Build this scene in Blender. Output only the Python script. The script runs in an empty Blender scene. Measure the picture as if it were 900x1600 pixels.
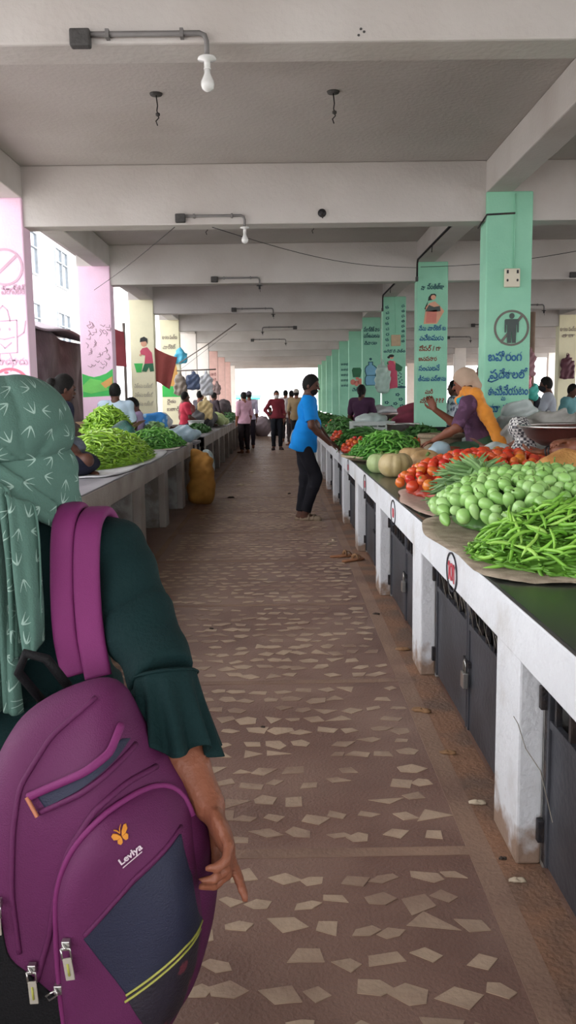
import bpy, math, random
import numpy as np
from mathutils import Vector, Matrix, Euler
random.seed(7); rng = np.random.default_rng(7)
PI = math.pi
SC = bpy.context.scene
COL = SC.collection

# ---------------------------------------------------------------- camera, sky, exposure
def make_camera():
    f, p, yw, r = 1324.87, .1318, .0062, -.014
    F = Vector((math.sin(yw)*math.cos(p), math.cos(yw)*math.cos(p), -math.sin(p)))
    Rt = Vector((math.cos(yw), -math.sin(yw), 0)); U = Rt.cross(F)
    c, s = math.cos(r), math.sin(r)
    R2 = c*Rt + s*U; U2 = -s*Rt + c*U
    cam = bpy.data.cameras.new('camera'); o = bpy.data.objects.new('camera', cam); COL.objects.link(o)
    M = Matrix((R2, U2, -F)).transposed().to_4x4(); M.translation = (0, 0, 1.4)
    o.matrix_world = M
    cam.sensor_fit = 'VERTICAL'; cam.sensor_height = 24; cam.lens = 24*f/1600
    cam.clip_start = .05; cam.clip_end = 400
    SC.camera = o
make_camera()
W = bpy.data.worlds.new('overcast_sky'); SC.world = W; W.use_nodes = True
bgn = W.node_tree.nodes['Background']; bgn.inputs[0].default_value = (.98, .98, 1.0, 1); bgn.inputs[1].default_value = 1.0
SC.view_settings.view_transform = 'Standard'; SC.view_settings.look = 'None'; SC.view_settings.gamma = 1
SC.view_settings.use_curve_mapping = False
SC.view_settings.exposure = 2.2
SC.cycles.max_bounces = 10; SC.cycles.diffuse_bounces = 6; SC.cycles.glossy_bounces = 3
SC.cycles.transparent_max_bounces = 8; SC.cycles.sample_clamp_indirect = 6

# ---------------------------------------------------------------- materials
MATS = {}
def srgb(h):
    if isinstance(h, str):
        h = h.lstrip('#'); v = [int(h[i:i+2], 16)/255 for i in (0, 2, 4)]
    else: v = h
    return tuple((c/12.92 if c <= .04045 else ((c+.055)/1.055)**2.4) for c in v)
def mat(name, col, rough=.7, var=.12, scale=6, bump=0.0, bscale=60, metal=0, col2=None, mscale=None, thr=(.45, .6), alpha=1, trans=0, spec=.5, sheen=0, emit=0):
    """procedural material: base colour broken by noise, optional second colour in patches, noise bump"""
    if name in MATS: return MATS[name]
    m = bpy.data.materials.new(name); m.use_nodes = True; nt = m.node_tree; N = nt.nodes; L = nt.links
    b = N['Principled BSDF']; b.inputs['Roughness'].default_value = rough; b.inputs['Metallic'].default_value = metal
    b.inputs['Specular IOR Level'].default_value = spec
    if sheen: b.inputs['Sheen Weight'].default_value = sheen
    if trans: b.inputs['Transmission Weight'].default_value = trans
    if alpha < 1: b.inputs['Alpha'].default_value = alpha
    c = srgb(col)
    tc = N.new('ShaderNodeTexCoord')
    nz = N.new('ShaderNodeTexNoise'); nz.inputs['Scale'].default_value = scale; nz.inputs['Detail'].default_value = 5
    L.new(tc.outputs['Object'], nz.inputs['Vector'])
    mp = N.new('ShaderNodeMapRange'); mp.inputs[1].default_value = .3; mp.inputs[2].default_value = .7
    mp.inputs[3].default_value = 1-var; mp.inputs[4].default_value = 1+var
    L.new(nz.outputs['Fac'], mp.inputs[0])
    hs = N.new('ShaderNodeHueSaturation'); hs.inputs['Color'].default_value = (*c, 1)
    L.new(mp.outputs[0], hs.inputs['Value'])
    out = hs.outputs[0]
    if col2 is not None:
        n2 = N.new('ShaderNodeTexNoise'); n2.inputs['Scale'].default_value = mscale or scale/2; n2.inputs['Detail'].default_value = 6
        L.new(tc.outputs['Object'], n2.inputs['Vector'])
        r = N.new('ShaderNodeMapRange'); r.inputs[1].default_value = thr[0]; r.inputs[2].default_value = thr[1]
        L.new(n2.outputs['Fac'], r.inputs[0])
        mx = N.new('ShaderNodeMix'); mx.data_type = 'RGBA'
        L.new(r.outputs[0], mx.inputs['Factor']); L.new(out, mx.inputs['A']); mx.inputs['B'].default_value = (*srgb(col2), 1)
        out = mx.outputs['Result']
    L.new(out, b.inputs['Base Color'])
    if bump:
        n3 = N.new('ShaderNodeTexNoise'); n3.inputs['Scale'].default_value = bscale; n3.inputs['Detail'].default_value = 4
        L.new(tc.outputs['Object'], n3.inputs['Vector'])
        bp = N.new('ShaderNodeBump'); bp.inputs['Strength'].default_value = bump; bp.inputs['Distance'].default_value = .02
        L.new(n3.outputs['Fac'], bp.inputs['Height']); L.new(bp.outputs[0], b.inputs['Normal'])
    if emit:
        b.inputs['Emission Color'].default_value = (*c, 1); b.inputs['Emission Strength'].default_value = emit
    MATS[name] = m
    return m
def rmat(name, cols, rough=.45, var=.1, scale=25, spec=.5):
    """material whose colour varies from one copied object to the next (vegetables)"""
    if name in MATS: return MATS[name]
    m = mat(name, cols[0], rough, var, scale, spec=spec); nt = m.node_tree; N = nt.nodes; L = nt.links
    oi = N.new('ShaderNodeObjectInfo'); cr = N.new('ShaderNodeValToRGB')
    el = cr.color_ramp.elements
    while len(el) < len(cols): el.new(.5)
    for i, c in enumerate(cols): el[i].position = i/(len(cols)-1); el[i].color = (*srgb(c), 1)
    L.new(oi.outputs['Random'], cr.inputs[0])
    hs = [n for n in N if n.type == 'HUE_SAT'][0]; L.new(cr.outputs[0], hs.inputs['Color'])
    return m

# ---------------------------------------------------------------- objects, tags
def link(name, me, m=None, parent=None, loc=(0, 0, 0), rot=(0, 0, 0)):
    o = bpy.data.objects.new(name, me); COL.objects.link(o); o.location = loc; o.rotation_euler = rot
    if me is not None and m is not None and hasattr(me, 'materials'):
        for q in (m if isinstance(m, (list, tuple)) else [m]): me.materials.append(q)
    if parent is not None: o.parent = parent
    return o
def tag(o, label=None, cat=None, group=None, kind=None):
    if label: o['label'] = label
    if cat: o['category'] = cat
    if group: o['group'] = group
    if kind: o['kind'] = kind
    return o
def thing(name, label, cat, loc=(0, 0, 0), rotz=0, group=None):
    return tag(link(name, None, None, None, loc, (0, 0, rotz)), label, cat, group)
def kids(o): return [c for c in bpy.data.objects if c.parent == o]
def copy_tree(o, parent=None, ch=None):
    c = o.copy(); COL.objects.link(c); c.parent = parent
    for k in kids(o): copy_tree(k, c)
    return c
def pmesh(name, v, f, smooth=True):
    me = bpy.data.meshes.new(name); me.from_pydata([tuple(map(float, p)) for p in v], [], [tuple(map(int, q)) for q in f])
    if smooth: me.polygons.foreach_set('use_smooth', [True]*len(me.polygons))
    me.update(); return me

class MB:
    """collects simple shapes into one mesh"""
    def __init__(s): s.v = []; s.f = []; s.mi = []; s.sm = []
    def add(s, v, f, mi=0, sm=False):
        n = len(s.v); s.v += [tuple(map(float, p)) for p in v]
        for q in f: s.f.append(tuple(int(i)+n for i in q)); s.mi.append(mi); s.sm.append(sm)
        return s
    def box(s, a, b, mi=0, rot=None, c=None):
        x0, y0, z0 = a; x1, y1, z1 = b
        v = [(x0,y0,z0),(x1,y0,z0),(x1,y1,z0),(x0,y1,z0),(x0,y0,z1),(x1,y0,z1),(x1,y1,z1),(x0,y1,z1)]
        if rot is not None:
            c = Vector(c if c is not None else ((x0+x1)/2, (y0+y1)/2, (z0+z1)/2)); v = [tuple(rot @ (Vector(p)-c) + c) for p in v]
        return s.add(v, [(0,3,2,1),(4,5,6,7),(0,1,5,4),(1,2,6,5),(2,3,7,6),(3,0,4,7)], mi)
    def tube(s, pts, r, n=8, mi=0, cap=True, flat=None):
        pts = [Vector(p) for p in pts]; m = len(pts); rr = r if isinstance(r, (list, tuple)) else [r]*m
        up = None; v = []; f = []
        for i, p in enumerate(pts):
            t = (pts[min(i+1, m-1)] - pts[max(i-1, 0)]).normalized()
            if up is None:
                up = Vector((0, 0, 1)) if abs(t.z) < .9 else Vector((1, 0, 0))
            a = t.cross(up).normalized(); b = a.cross(t).normalized(); up = b
            for k in range(n):
                an = 2*PI*k/n; q = p + rr[i]*(math.cos(an)*a + math.sin(an)*b*(flat or 1)); v.append(tuple(q))
        for i in range(m-1):
            for k in range(n):
                k2 = (k+1) % n; f.append((i*n+k, i*n+k2, (i+1)*n+k2, (i+1)*n+k))
        if cap: f.append(tuple(range(n))[::-1]); f.append(tuple((m-1)*n+k for k in range(n)))
        return s.add(v, f, mi, True)
    def lathe(s, prof, c=(0, 0, 0), n=24, mi=0, sx=1, sy=1, wob=0):
        v = []; f = []; m = len(prof)
        for r, z in prof:
            for k in range(n):
                a = 2*PI*k/n; q = r*(1+wob*math.cos(a*8)); v.append((c[0]+q*math.cos(a)*sx, c[1]+q*math.sin(a)*sy, c[2]+z))
        for i in range(m-1):
            for k in range(n):
                k2 = (k+1) % n; f.append((i*n+k, i*n+k2, (i+1)*n+k2, (i+1)*n+k))
        return s.add(v, f, mi, True)
    def poly(s, pts, y=0, mi=0, th=.003):
        """flat painted shape in the xz plane with a little thickness, facing -y"""
        n = len(pts); v = [(x, y, z) for x, z in pts] + [(x, y-th, z) for x, z in pts]
        f = [tuple(range(n, 2*n)), tuple(range(n))[::-1]] + [(i, (i+1) % n, (i+1) % n+n, i+n) for i in range(n)]
        return s.add(v, f, mi)
    def disc(s, cx, cz, rx, rz, y=0, mi=0, n=20, th=.003):
        return s.poly([(cx+rx*math.cos(2*PI*k/n), cz+rz*math.sin(2*PI*k/n)) for k in range(n)], y, mi, th)
    def ring(s, cx, cz, r0, r1, y=0, mi=0, n=36, th=.004, sx=1):
        v = []
        for rr in (r0, r1):
            for yy in (y, y-th):
                v += [(cx+rr*sx*math.cos(2*PI*k/n), yy, cz+rr*math.sin(2*PI*k/n)) for k in range(n)]
        f = []
        for k in range(n):
            k2 = (k+1) % n
            f += [(n+k, n+k2, 3*n+k2, 3*n+k), (2*n+k, 2*n+k2, 3*n+k2, 3*n+k), (k, k2, n+k2, n+k)]
        return s.add(v, f, mi)
    def stroke(s, pts, w, y=0, mi=0, th=.003, ax='xz'):
        for (x0, z0), (x1, z1) in zip(pts[:-1], pts[1:]):
            d = math.hypot(x1-x0, z1-z0) or 1e-6; nx, nz = -(z1-z0)/d*w/2, (x1-x0)/d*w/2; ex, ez = (x1-x0)/d*w/3, (z1-z0)/d*w/3
            s.poly([(x0-ex+nx, z0-ez+nz), (x0-ex-nx, z0-ez-nz), (x1+ex-nx, z1+ez-nz), (x1+ex+nx, z1+ez+nz)], y, mi, th)
        return s
    def build(s, name, m, parent=None, loc=(0, 0, 0), rot=(0, 0, 0), bevel=0):
        me = bpy.data.meshes.new(name); me.from_pydata(s.v, [], s.f)
        me.polygons.foreach_set('material_index', s.mi); me.polygons.foreach_set('use_smooth', s.sm); me.update()
        o = link(name, me, m, parent, loc, rot)
        if bevel:
            md = o.modifiers.new('bevel', 'BEVEL'); md.width = bevel; md.segments = 2; md.limit_method = 'ANGLE'
        return o

# ---------------------------------------------------------------- implicit surfaces (continuous bodies, cloth, bags)
def snets(D, o, h):
    S = D < 0; nx, ny, nz = D.shape
    cnt = np.zeros((nx-1, ny-1, nz-1)); ps = [np.zeros_like(cnt) for _ in range(3)]
    def sub(A, i, j, k): return A[i:nx-1+i, j:ny-1+j, k:nz-1+k]
    for ax in range(3):
        for u in (0, 1):
            for w in (0, 1):
                c0 = [u, w]; c0.insert(ax, 0); c1 = list(c0); c1[ax] = 1
                a = sub(D, *c0); b = sub(D, *c1); m = sub(S, *c0) != sub(S, *c1)
                t = np.where(m, a/np.where(m, a-b, 1), 0); cnt += m
                for q in range(3):
                    ps[q] += m*(t if q == ax else c0[q])
    act = cnt > 0; idx = -np.ones(cnt.shape, int); I, J, K = np.nonzero(act); idx[I, J, K] = np.arange(len(I))
    c = cnt[act]; V = np.stack([(I+ps[0][act]/c)*h+o[0], (J+ps[1][act]/c)*h+o[1], (K+ps[2][act]/c)*h+o[2]], 1)
    F = []
    for ax in range(3):
        a = S[:-1] if ax == 0 else S[:, :-1] if ax == 1 else S[:, :, :-1]
        b = S[1:] if ax == 0 else S[:, 1:] if ax == 1 else S[:, :, 1:]
        P = np.argwhere(a != b); o1, o2 = [q for q in range(3) if q != ax]
        P = P[(P[:, o1] > 0) & (P[:, o2] > 0) & (P[:, o1] < D.shape[o1]-1) & (P[:, o2] < D.shape[o2]-1)]
        def at(d1, d2):
            Q = P.copy(); Q[:, o1] -= d1; Q[:, o2] -= d2; return idx[Q[:, 0], Q[:, 1], Q[:, 2]]
        q = np.stack([at(1, 1), at(0, 1), at(0, 0), at(1, 0)], 1)
        s = a[P[:, 0], P[:, 1], P[:, 2]]; flip = ~s if ax != 1 else s
        q[flip] = q[flip][:, ::-1]; F.append(q)
    return V, np.concatenate(F)
def RotM(rx=0, ry=0, rz=0): return np.array(Euler((rx, ry, rz)).to_matrix())
class SDF:
    def __init__(s): s.p = []; s.cuts = []; s.carve = []
    def cone(s, a, b, ra, rb=None, k=None):      # round tapered limb
        s.p.append(('c', np.array(a, float), np.array(b, float), ra, ra if rb is None else rb, k)); return s
    def cap(s, a, b, ra, rb=None, k=None):       # flat-ended tapered limb (sleeve, trouser leg)
        s.p.append(('f', np.array(a, float), np.array(b, float), ra, ra if rb is None else rb, k)); return s
    def ell(s, c, r, M=None, k=None): s.p.append(('e', np.array(c, float), np.array(r, float), M, None, k)); return s
    def box(s, c, h, M=None, r=.01, k=None): s.p.append(('b', np.array(c, float), np.array(h, float), M, r, k)); return s
    def chain(s, pts, rs, k=None):
        for i in range(len(pts)-1): s.cone(pts[i], pts[i+1], rs[i], rs[i+1], k)
        return s
    def cut(s, p, n): s.cuts.append((np.array(p, float), np.array(n, float)/np.linalg.norm(n))); return s
    def xf(s, M, t):
        M = np.array(M); t = np.array(t)
        for i, q in enumerate(s.p):
            q = list(q)
            if q[0] in 'cf': q[1] = M@q[1]+t; q[2] = M@q[2]+t
            else: q[1] = M@q[1]+t; q[3] = M@(np.eye(3) if q[3] is None else q[3])
            s.p[i] = tuple(q)
        s.cuts = [(M@a+t, M@b) for a, b in s.cuts]
        return s
    def dist(s, q, X, Y, Z):
        t = q[0]
        if t in 'cf':
            a, b, ra, rb = q[1], q[2], q[3], q[4]; ab = b-a; L2 = max(ab@ab, 1e-9); L = math.sqrt(L2)
            px, py, pz = X-a[0], Y-a[1], Z-a[2]; tt = (px*ab[0]+py*ab[1]+pz*ab[2])/L2; tc = np.clip(tt, 0, 1)
            if t == 'c':
                return np.sqrt((px-tc*ab[0])**2+(py-tc*ab[1])**2+(pz-tc*ab[2])**2)-(ra+(rb-ra)*tc)
            d = np.sqrt((px-tt*ab[0])**2+(py-tt*ab[1])**2+(pz-tt*ab[2])**2)-(ra+(rb-ra)*tc)
            return np.maximum(d, np.maximum(-tt*L, (tt-1)*L))
        c, r, M = q[1], q[2], q[3]; px, py, pz = X-c[0], Y-c[1], Z-c[2]
        if M is not None:
            px, py, pz = (M[0, 0]*px+M[1, 0]*py+M[2, 0]*pz, M[0, 1]*px+M[1, 1]*py+M[2, 1]*pz, M[0, 2]*px+M[1, 2]*py+M[2, 2]*pz)
        if t == 'e':
            k0 = np.sqrt((px/r[0])**2+(py/r[1])**2+(pz/r[2])**2); k1 = np.sqrt((px/r[0]**2)**2+(py/r[1]**2)**2+(pz/r[2]**2)**2)
            return k0*(k0-1)/np.maximum(k1, 1e-6)
        rr = q[4]; dx, dy, dz = abs(px)-r[0]+rr, abs(py)-r[1]+rr, abs(pz)-r[2]+rr
        return np.sqrt(np.maximum(dx, 0)**2+np.maximum(dy, 0)**2+np.maximum(dz, 0)**2)+np.minimum(np.maximum(np.maximum(dx, dy), dz), 0)-rr
    def bb(s, q):
        if q[0] in 'cf':
            r = max(q[3], q[4]); return np.minimum(q[1], q[2])-r, np.maximum(q[1], q[2])+r
        r = q[2] if q[3] is None else np.full(3, np.linalg.norm(q[2]) if q[0] == 'b' else max(q[2]))
        return q[1]-r, q[1]+r
    def mesh(s, h=.01, k=.02, disp=None, amp=.02):
        bbs = [s.bb(q) for q in s.p]; lo = np.min([b[0] for b in bbs], 0)-amp-3*h; hi = np.max([b[1] for b in bbs], 0)+amp+3*h
        n = np.ceil((hi-lo)/h).astype(int)+1
        g = [lo[i]+h*np.arange(n[i]) for i in range(3)]
        D = np.full(tuple(n), .5)
        for q, (a, b) in zip(s.p, bbs):
            kk = q[5] if q[5] is not None else k; mg = kk+amp+3*h
            i0 = np.clip(((a-mg-lo)/h).astype(int), 0, n); i1 = np.clip(((b+mg-lo)/h).astype(int)+2, 0, n)
            sl = tuple(slice(i0[i], i1[i]) for i in range(3))
            X, Y, Z = np.meshgrid(g[0][sl[0]], g[1][sl[1]], g[2][sl[2]], indexing='ij', sparse=True)
            d = s.dist(q, X, Y, Z); E = D[sl]
            if kk > 0:
                H = np.clip(.5+.5*(E-d)/kk, 0, 1); D[sl] = E*(1-H)+d*H-kk*H*(1-H)
            else: D[sl] = np.minimum(E, d)
        X, Y, Z = np.meshgrid(*g, indexing='ij', sparse=True)
        if disp is not None: D = D+disp(X, Y, Z)
        for q in s.carve: D = np.maximum(D, -s.dist(q, X, Y, Z))
        for p0, nn in s.cuts: D = np.maximum(D, (X-p0[0])*nn[0]+(Y-p0[1])*nn[1]+(Z-p0[2])*nn[2])
        D[0] = D[-1] = abs(h); D[:, 0] = D[:, -1] = abs(h); D[:, :, 0] = D[:, :, -1] = abs(h)
        D = np.where(D == 0, 1e-6, D)
        return snets(D, lo, h)
    def build(s, name, m, parent=None, h=.01, k=.02, disp=None, loc=(0, 0, 0), rot=(0, 0, 0), amp=.02, local=None):
        V, F = s.mesh(h, k, disp, amp)
        if local is not None: V = V-np.array(local)
        return link(name, pmesh(name, V, F), m, parent, loc if local is None else (0, 0, 0), rot)
def wrk(a=.004, f=30, ph=0, sk=(1, .6, .35)):
    """soft cloth wrinkles"""
    def d(X, Y, Z):
        u = X*sk[0]+Y*sk[1]+Z*sk[2]
        return a*(np.sin(f*u+1.7*np.sin(f*.37*(Z-X)+ph)+ph)+.6*np.sin(f*1.9*(Z*.8-X*.5+Y*.4)+2*np.sin(f*.5*X+ph)))
    return d
def lump(a=.01, f=14, ph=0):
    def d(X, Y, Z): return a*(np.sin(f*X+ph+1.3*np.sin(f*.7*Z))*np.sin(f*1.1*Y+.5)+.7*np.sin(f*1.7*Z+2*np.sin(f*X*.6+ph))*np.cos(f*1.3*X+f*Y))
    return d

# ---------------------------------------------------------------- lettering
def text_mesh(s, size, offset=.02, extr=.0015, align='CENTER', shear=0):
    c = bpy.data.curves.new('lettering', 'FONT'); c.body = s; c.size = size; c.offset = offset*size; c.extrude = extr
    c.align_x = align; c.shear = shear; c.resolution_u = 3
    o = bpy.data.objects.new('lettering', c); COL.objects.link(o)
    dg = bpy.context.evaluated_depsgraph_get(); me = bpy.data.meshes.new_from_object(o.evaluated_get(dg))
    V = np.zeros(len(me.vertices)*3); me.vertices.foreach_get('co', V); F = [tuple(p.vertices) for p in me.polygons]
    bpy.data.objects.remove(o); bpy.data.curves.remove(c); bpy.data.meshes.remove(me)
    return V.reshape(-1, 3), F
def letters(parts, name, m, parent, y=-.004):
    """parts: (text, x, z, size, width or None, rotation) in the xz plane of the parent; one mesh"""
    mb = MB()
    for p in parts:
        s, x, z, size = p[:4]; wd = p[4] if len(p) > 4 else None; ro = p[5] if len(p) > 5 else 0
        V, F = text_mesh(s, size)
        if not len(V): continue
        if wd:
            w0 = V[:, 0].max()-V[:, 0].min(); V[:, 0] *= wd/w0
        c, q = math.cos(ro), math.sin(ro)
        X = x+V[:, 0]*c-V[:, 1]*q; Z = z+V[:, 0]*q+V[:, 1]*c
        mb.add(np.stack([X, y-V[:, 2], Z], 1), F)
    return mb.build(name, m, parent)
# ================================================================ building
Y1, S, ZB, ZL, ZS = 4.006, 3.912, 2.973, 3.22, 3.5
XR, XL = 1.87, -2.293         # inner faces of the two column rows
M_ceil = mat('whitewash', '#b9b4b0', .9, .05, 1.5, .25, 30, col2='#a8a19b', mscale=.8, thr=(.5, .8))
M_beam = mat('whitewash_beam', '#c4c0bc', .9, .05, 2, .2, 30, col2='#b3aca6', mscale=1.2, thr=(.5, .8))
K0, K1 = -2, 10
mb = MB().box((-2.95, Y1+(K0)*S-.1, ZS), (11.6, Y1+K1*S+.5, ZS+.14))
tag(mb.build('ceiling', M_ceil), kind='structure')
n = 0
for k in range(K0, K1+1):
    n += 1; y = Y1+k*S
    tag(MB().box((-2.75, y, ZB), (11.5, y+.23, ZS)).build('trim_%d' % n, M_beam, bevel=.012), kind='structure')
for x0, x1 in ((XL-.24, XL), (XR, XR+.24), (6.35, 6.6), (11.0, 11.25)):
    n += 1
    tag(MB().box((x0, Y1+K0*S-.1, ZL), (x1, Y1+K1*S+.35, ZS-.002)).build('trim_%d' % n, M_beam, bevel=.012), kind='structure')

# floor: cement with an irregular mosaic of pale stones set in it, panels divided by strips
def floor_mats():
    base = mat('dusty_cement', '#765a4f', .42, .12, 3, .25, 90, col2='#8b7063', mscale=1.6, thr=(.42, .66), spec=.4)
    chip = mat('mosaic_stone', '#b09a84', .5, .12, 9, .2, 60, col2='#927a69', mscale=2.5, thr=(.45, .62))
    strip = mat('tan_strip', '#8f7462', .6, .12, 6, .25, 70, col2='#7d6355', mscale=3)
    kerb = mat('brown_kerb_cement', '#8a6750', .7, .14, 7, .4, 60, col2='#6f594c', mscale=3)
    return [base, chip, strip, kerb]
FM = floor_mats()
mb = MB()
mb.box((-2.95, -6, -.25), (11.6, 34.4, 0), 0)
mb.box((-2.95, 34.4, -.3), (11.6, 48, -.06), 2)
for i in range(-2, 20):
    y = 2.45+1.615*i; mb.box((-1.12, y, -.01), (.56, y+.05, .0015), 2)
mb.box((.56, -5, -.01), (.635, 34.3, .0018), 2); mb.box((.635, -5, -.01), (.76, 34.3, .001), 3)
mb.box((-1.18, -5, -.01), (-1.12, 34.3, .0018), 2)
r2 = random.Random(3)
for i in range(-1, 19):
    y0 = 2.52+1.615*i; rows = 12 if i < 6 else 10
    for a in range(15):
        for b in range(rows):
            if r2.random() < .08: continue
            cx = -1.05+(a+.5+r2.uniform(-.22, .22)+(b % 2)*.4)*1.56/15; cy = y0+(b+.5+r2.uniform(-.2, .2))*1.5/rows
            if cx > .52 or cx < -1.07: continue
            nn = r2.choice([4, 4, 4, 4, 5, 5, 4, 5, 3]); R = r2.uniform(.030, .047); ph = r2.uniform(0, 6.3); el = r2.uniform(.6, 1)
            ro = r2.uniform(-.5, .5); pts = []
            for q in range(nn):
                an = ph+2*PI*(q+r2.uniform(-.22, .22))/nn; rr = R*r2.uniform(.8, 1.15)*(1.35 if nn == 3 else 1)
                px, py = rr*1.25*math.cos(an), rr*el*math.sin(an)
                pts.append((cx+px*math.cos(ro)-py*math.sin(ro), cy+px*math.sin(ro)+py*math.cos(ro)))
            m = len(pts); zz = .0016+.0011*((a*7+b*5+i*3) % 11)/11; mb.add([(p[0], p[1], zz) for p in pts]+[(p[0], p[1], -.003) for p in pts],
                                 [tuple(range(m))]+[(j, j+m, (j+1) % m+m, (j+1) % m) for j in range(m)], 1)
tag(mb.build('floor', FM), kind='structure')
# worn lighter dust in the chips: more patchy
M_out = mat('pale_ground_outside', '#c9c4bd', .9, .06, .5)
tag(MB().box((-45, -20, -.4), (-2.95, 90, -.28)).build('ground_left', M_out), kind='structure')
tag(MB().box((-2.95, 48, -.4), (11.6, 90, -.28)).build('ground_far', M_out), kind='structure')
tag(MB().box((11.6, -20, -.4), (45, 90, -.28)).build('ground_right', M_out), kind='structure')
tag(MB().box((-2.95, -20, -.4), (11.6, -6, -.28)).build('ground_near', M_out), kind='structure')

# ---------------------------------------------------------------- counters (market platforms)
M_plast = mat('white_plaster', '#dbdee2', .8, .05, 5, .35, 45, col2='#bdbab6', mscale=3, thr=(.55, .75))
M_plastg = mat('grey_plaster', '#a3a29f', .85, .1, 8, .5, 40, col2='#817a74', mscale=5)
M_dirt = mat('mud_stained_plaster', '#a08670', .9, .15, 10, .5, 40, col2='#c8bcb0', mscale=8)
def stained(name, src, col):
    m = src.copy(); m.name = name; nt = m.node_tree; N = nt.nodes; L = nt.links; bs = N['Principled BSDF']; tc = N.new('ShaderNodeTexCoord'); sx = N.new('ShaderNodeSeparateXYZ'); L.new(tc.outputs['Object'], sx.inputs[0])
    nz = N.new('ShaderNodeTexNoise'); nz.inputs['Scale'].default_value = 14; nz.inputs['Detail'].default_value = 6; L.new(tc.outputs['Object'], nz.inputs['Vector'])
    a = N.new('ShaderNodeMath'); a.operation = 'MULTIPLY_ADD'; L.new(nz.outputs['Fac'], a.inputs[0]); a.inputs[1].default_value = -.34; L.new(sx.outputs[2], a.inputs[2])
    r = N.new('ShaderNodeMapRange'); r.inputs[1].default_value = -.135; r.inputs[2].default_value = -.02; r.inputs[3].default_value = .95; r.inputs[4].default_value = 0; L.new(a.outputs[0], r.inputs[0])
    mx = N.new('ShaderNodeMix'); mx.data_type = 'RGBA'; L.new(r.outputs[0], mx.inputs['Factor']); L.new(bs.inputs['Base Color'].links[0].from_socket, mx.inputs['A']); mx.inputs['B'].default_value = (*srgb(col), 1); L.new(mx.outputs['Result'], bs.inputs['Base Color'])
    return m
M_dirt = stained('mud_splashed_plaster', M_plast, '#8d735f')
M_gran = mat('dark_green_granite', '#2a2f2c', .26, .2, 60, col2='#474d49', mscale=6, thr=(.5, .8))
M_gray_top = mat('grey_stone_top', '#77757a', .5, .12, 7, .2, 60)
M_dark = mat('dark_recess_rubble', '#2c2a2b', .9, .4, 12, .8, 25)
M_old = mat('old_dull_plaster', '#a39b95', .85, .1, 5, .35, 40, col2='#857b74', mscale=2.5, thr=(.45, .7))
def counter(name, x0, x1, y0, y1, side, piers, pw, mp, mtop, openx, zband, label, mdirt=None, back=True):
    """platform: top slab, front band, piers, recessed inside; side=+1: front face looks to -x"""
    t = thing(name, label, 'counter', ((x0+x1)/2, (y0+y1)/2, 0)); o = Vector(t.location)
    fx = x0 if side > 0 else x1; dx = side
    def B(m, a, b, mi=0): m.box([min(a[i], b[i])-o[i] for i in range(3)], [max(a[i], b[i])-o[i] for i in range(3)], mi)
    m = MB(); B(m, (fx-dx*.0, y0, .765), ((x1 if side > 0 else x0), y1, .8)); m.build('top_slab', mtop, t, bevel=.004)
    m = MB(); B(m, (fx-dx*.004, y0, zband), (fx+dx*.13, y1, .79)); m.build('front_band', mp, t, bevel=.006)
    for y in piers:
        m = MB(); B(m, (fx, y, 0), (fx+dx*openx, y+pw, zband+.01))
        m.build('pier', mdirt or mp, t, bevel=.008)
        m = MB(); B(m, (fx+dx*openx, y-.02, 0), (fx+dx*.6, y+pw+.02, zband)); m.build('partition', M_plastg, t)
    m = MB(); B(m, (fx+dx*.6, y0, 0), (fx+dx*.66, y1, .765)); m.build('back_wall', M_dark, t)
    for yy in (y0, y1-.08):
        m = MB(); B(m, (fx+dx*.01, yy, 0), ((x1 if side > 0 else x0)-dx*.02, yy+.08, .77)); m.build('end_wall', mp, t)
    return t
CX = .686
P0, PP, PW = 2.39, 1.77, .27
cr_t = counter('market_counter', CX, 3.5, -1.5, 33, 1, [P0+PP*i for i in range(-2, 17)], PW, M_plast, M_gran, .075, .635,
        'long white plastered market counter on the right with dark green stone top and barred gates', M_dirt)
# paint trim + numbers on the band
o = Vector(cr_t.location)
M_red = mat('red_paint', '#c24a55', .6, .05); M_blackpaint = mat('black_paint', '#2a2b33', .6, .05)
for i, (yy, s) in enumerate([(3.36, '101'), (5.17, ''), (6.95, ''), (8.7, '')]):
    e = link('number_sign', None, None, cr_t, (CX-.006-o.x, yy-o.y, .70), (0, 0, -PI/2))
    MB().ring(0, 0, .074, .080, sx=1.3).build('oval_outline', M_blackpaint, e)
    if s:
        MB().stroke([(-.062, .022), (-.045, .035), (-.045, -.035)], .009, y=-.002).ring(.0, .0, .027, .036, y=-.001, sx=.75).stroke([(.035, .022), (.052, .035), (.052, -.035)], .009, y=-.002).build('number', M_red, e)
    else: MB().disc(0, 0, .011, .03, mi=0).disc(-.025, 0, .006, .028).disc(.025, 0, .006, .028).build('number', M_red, e)
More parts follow.
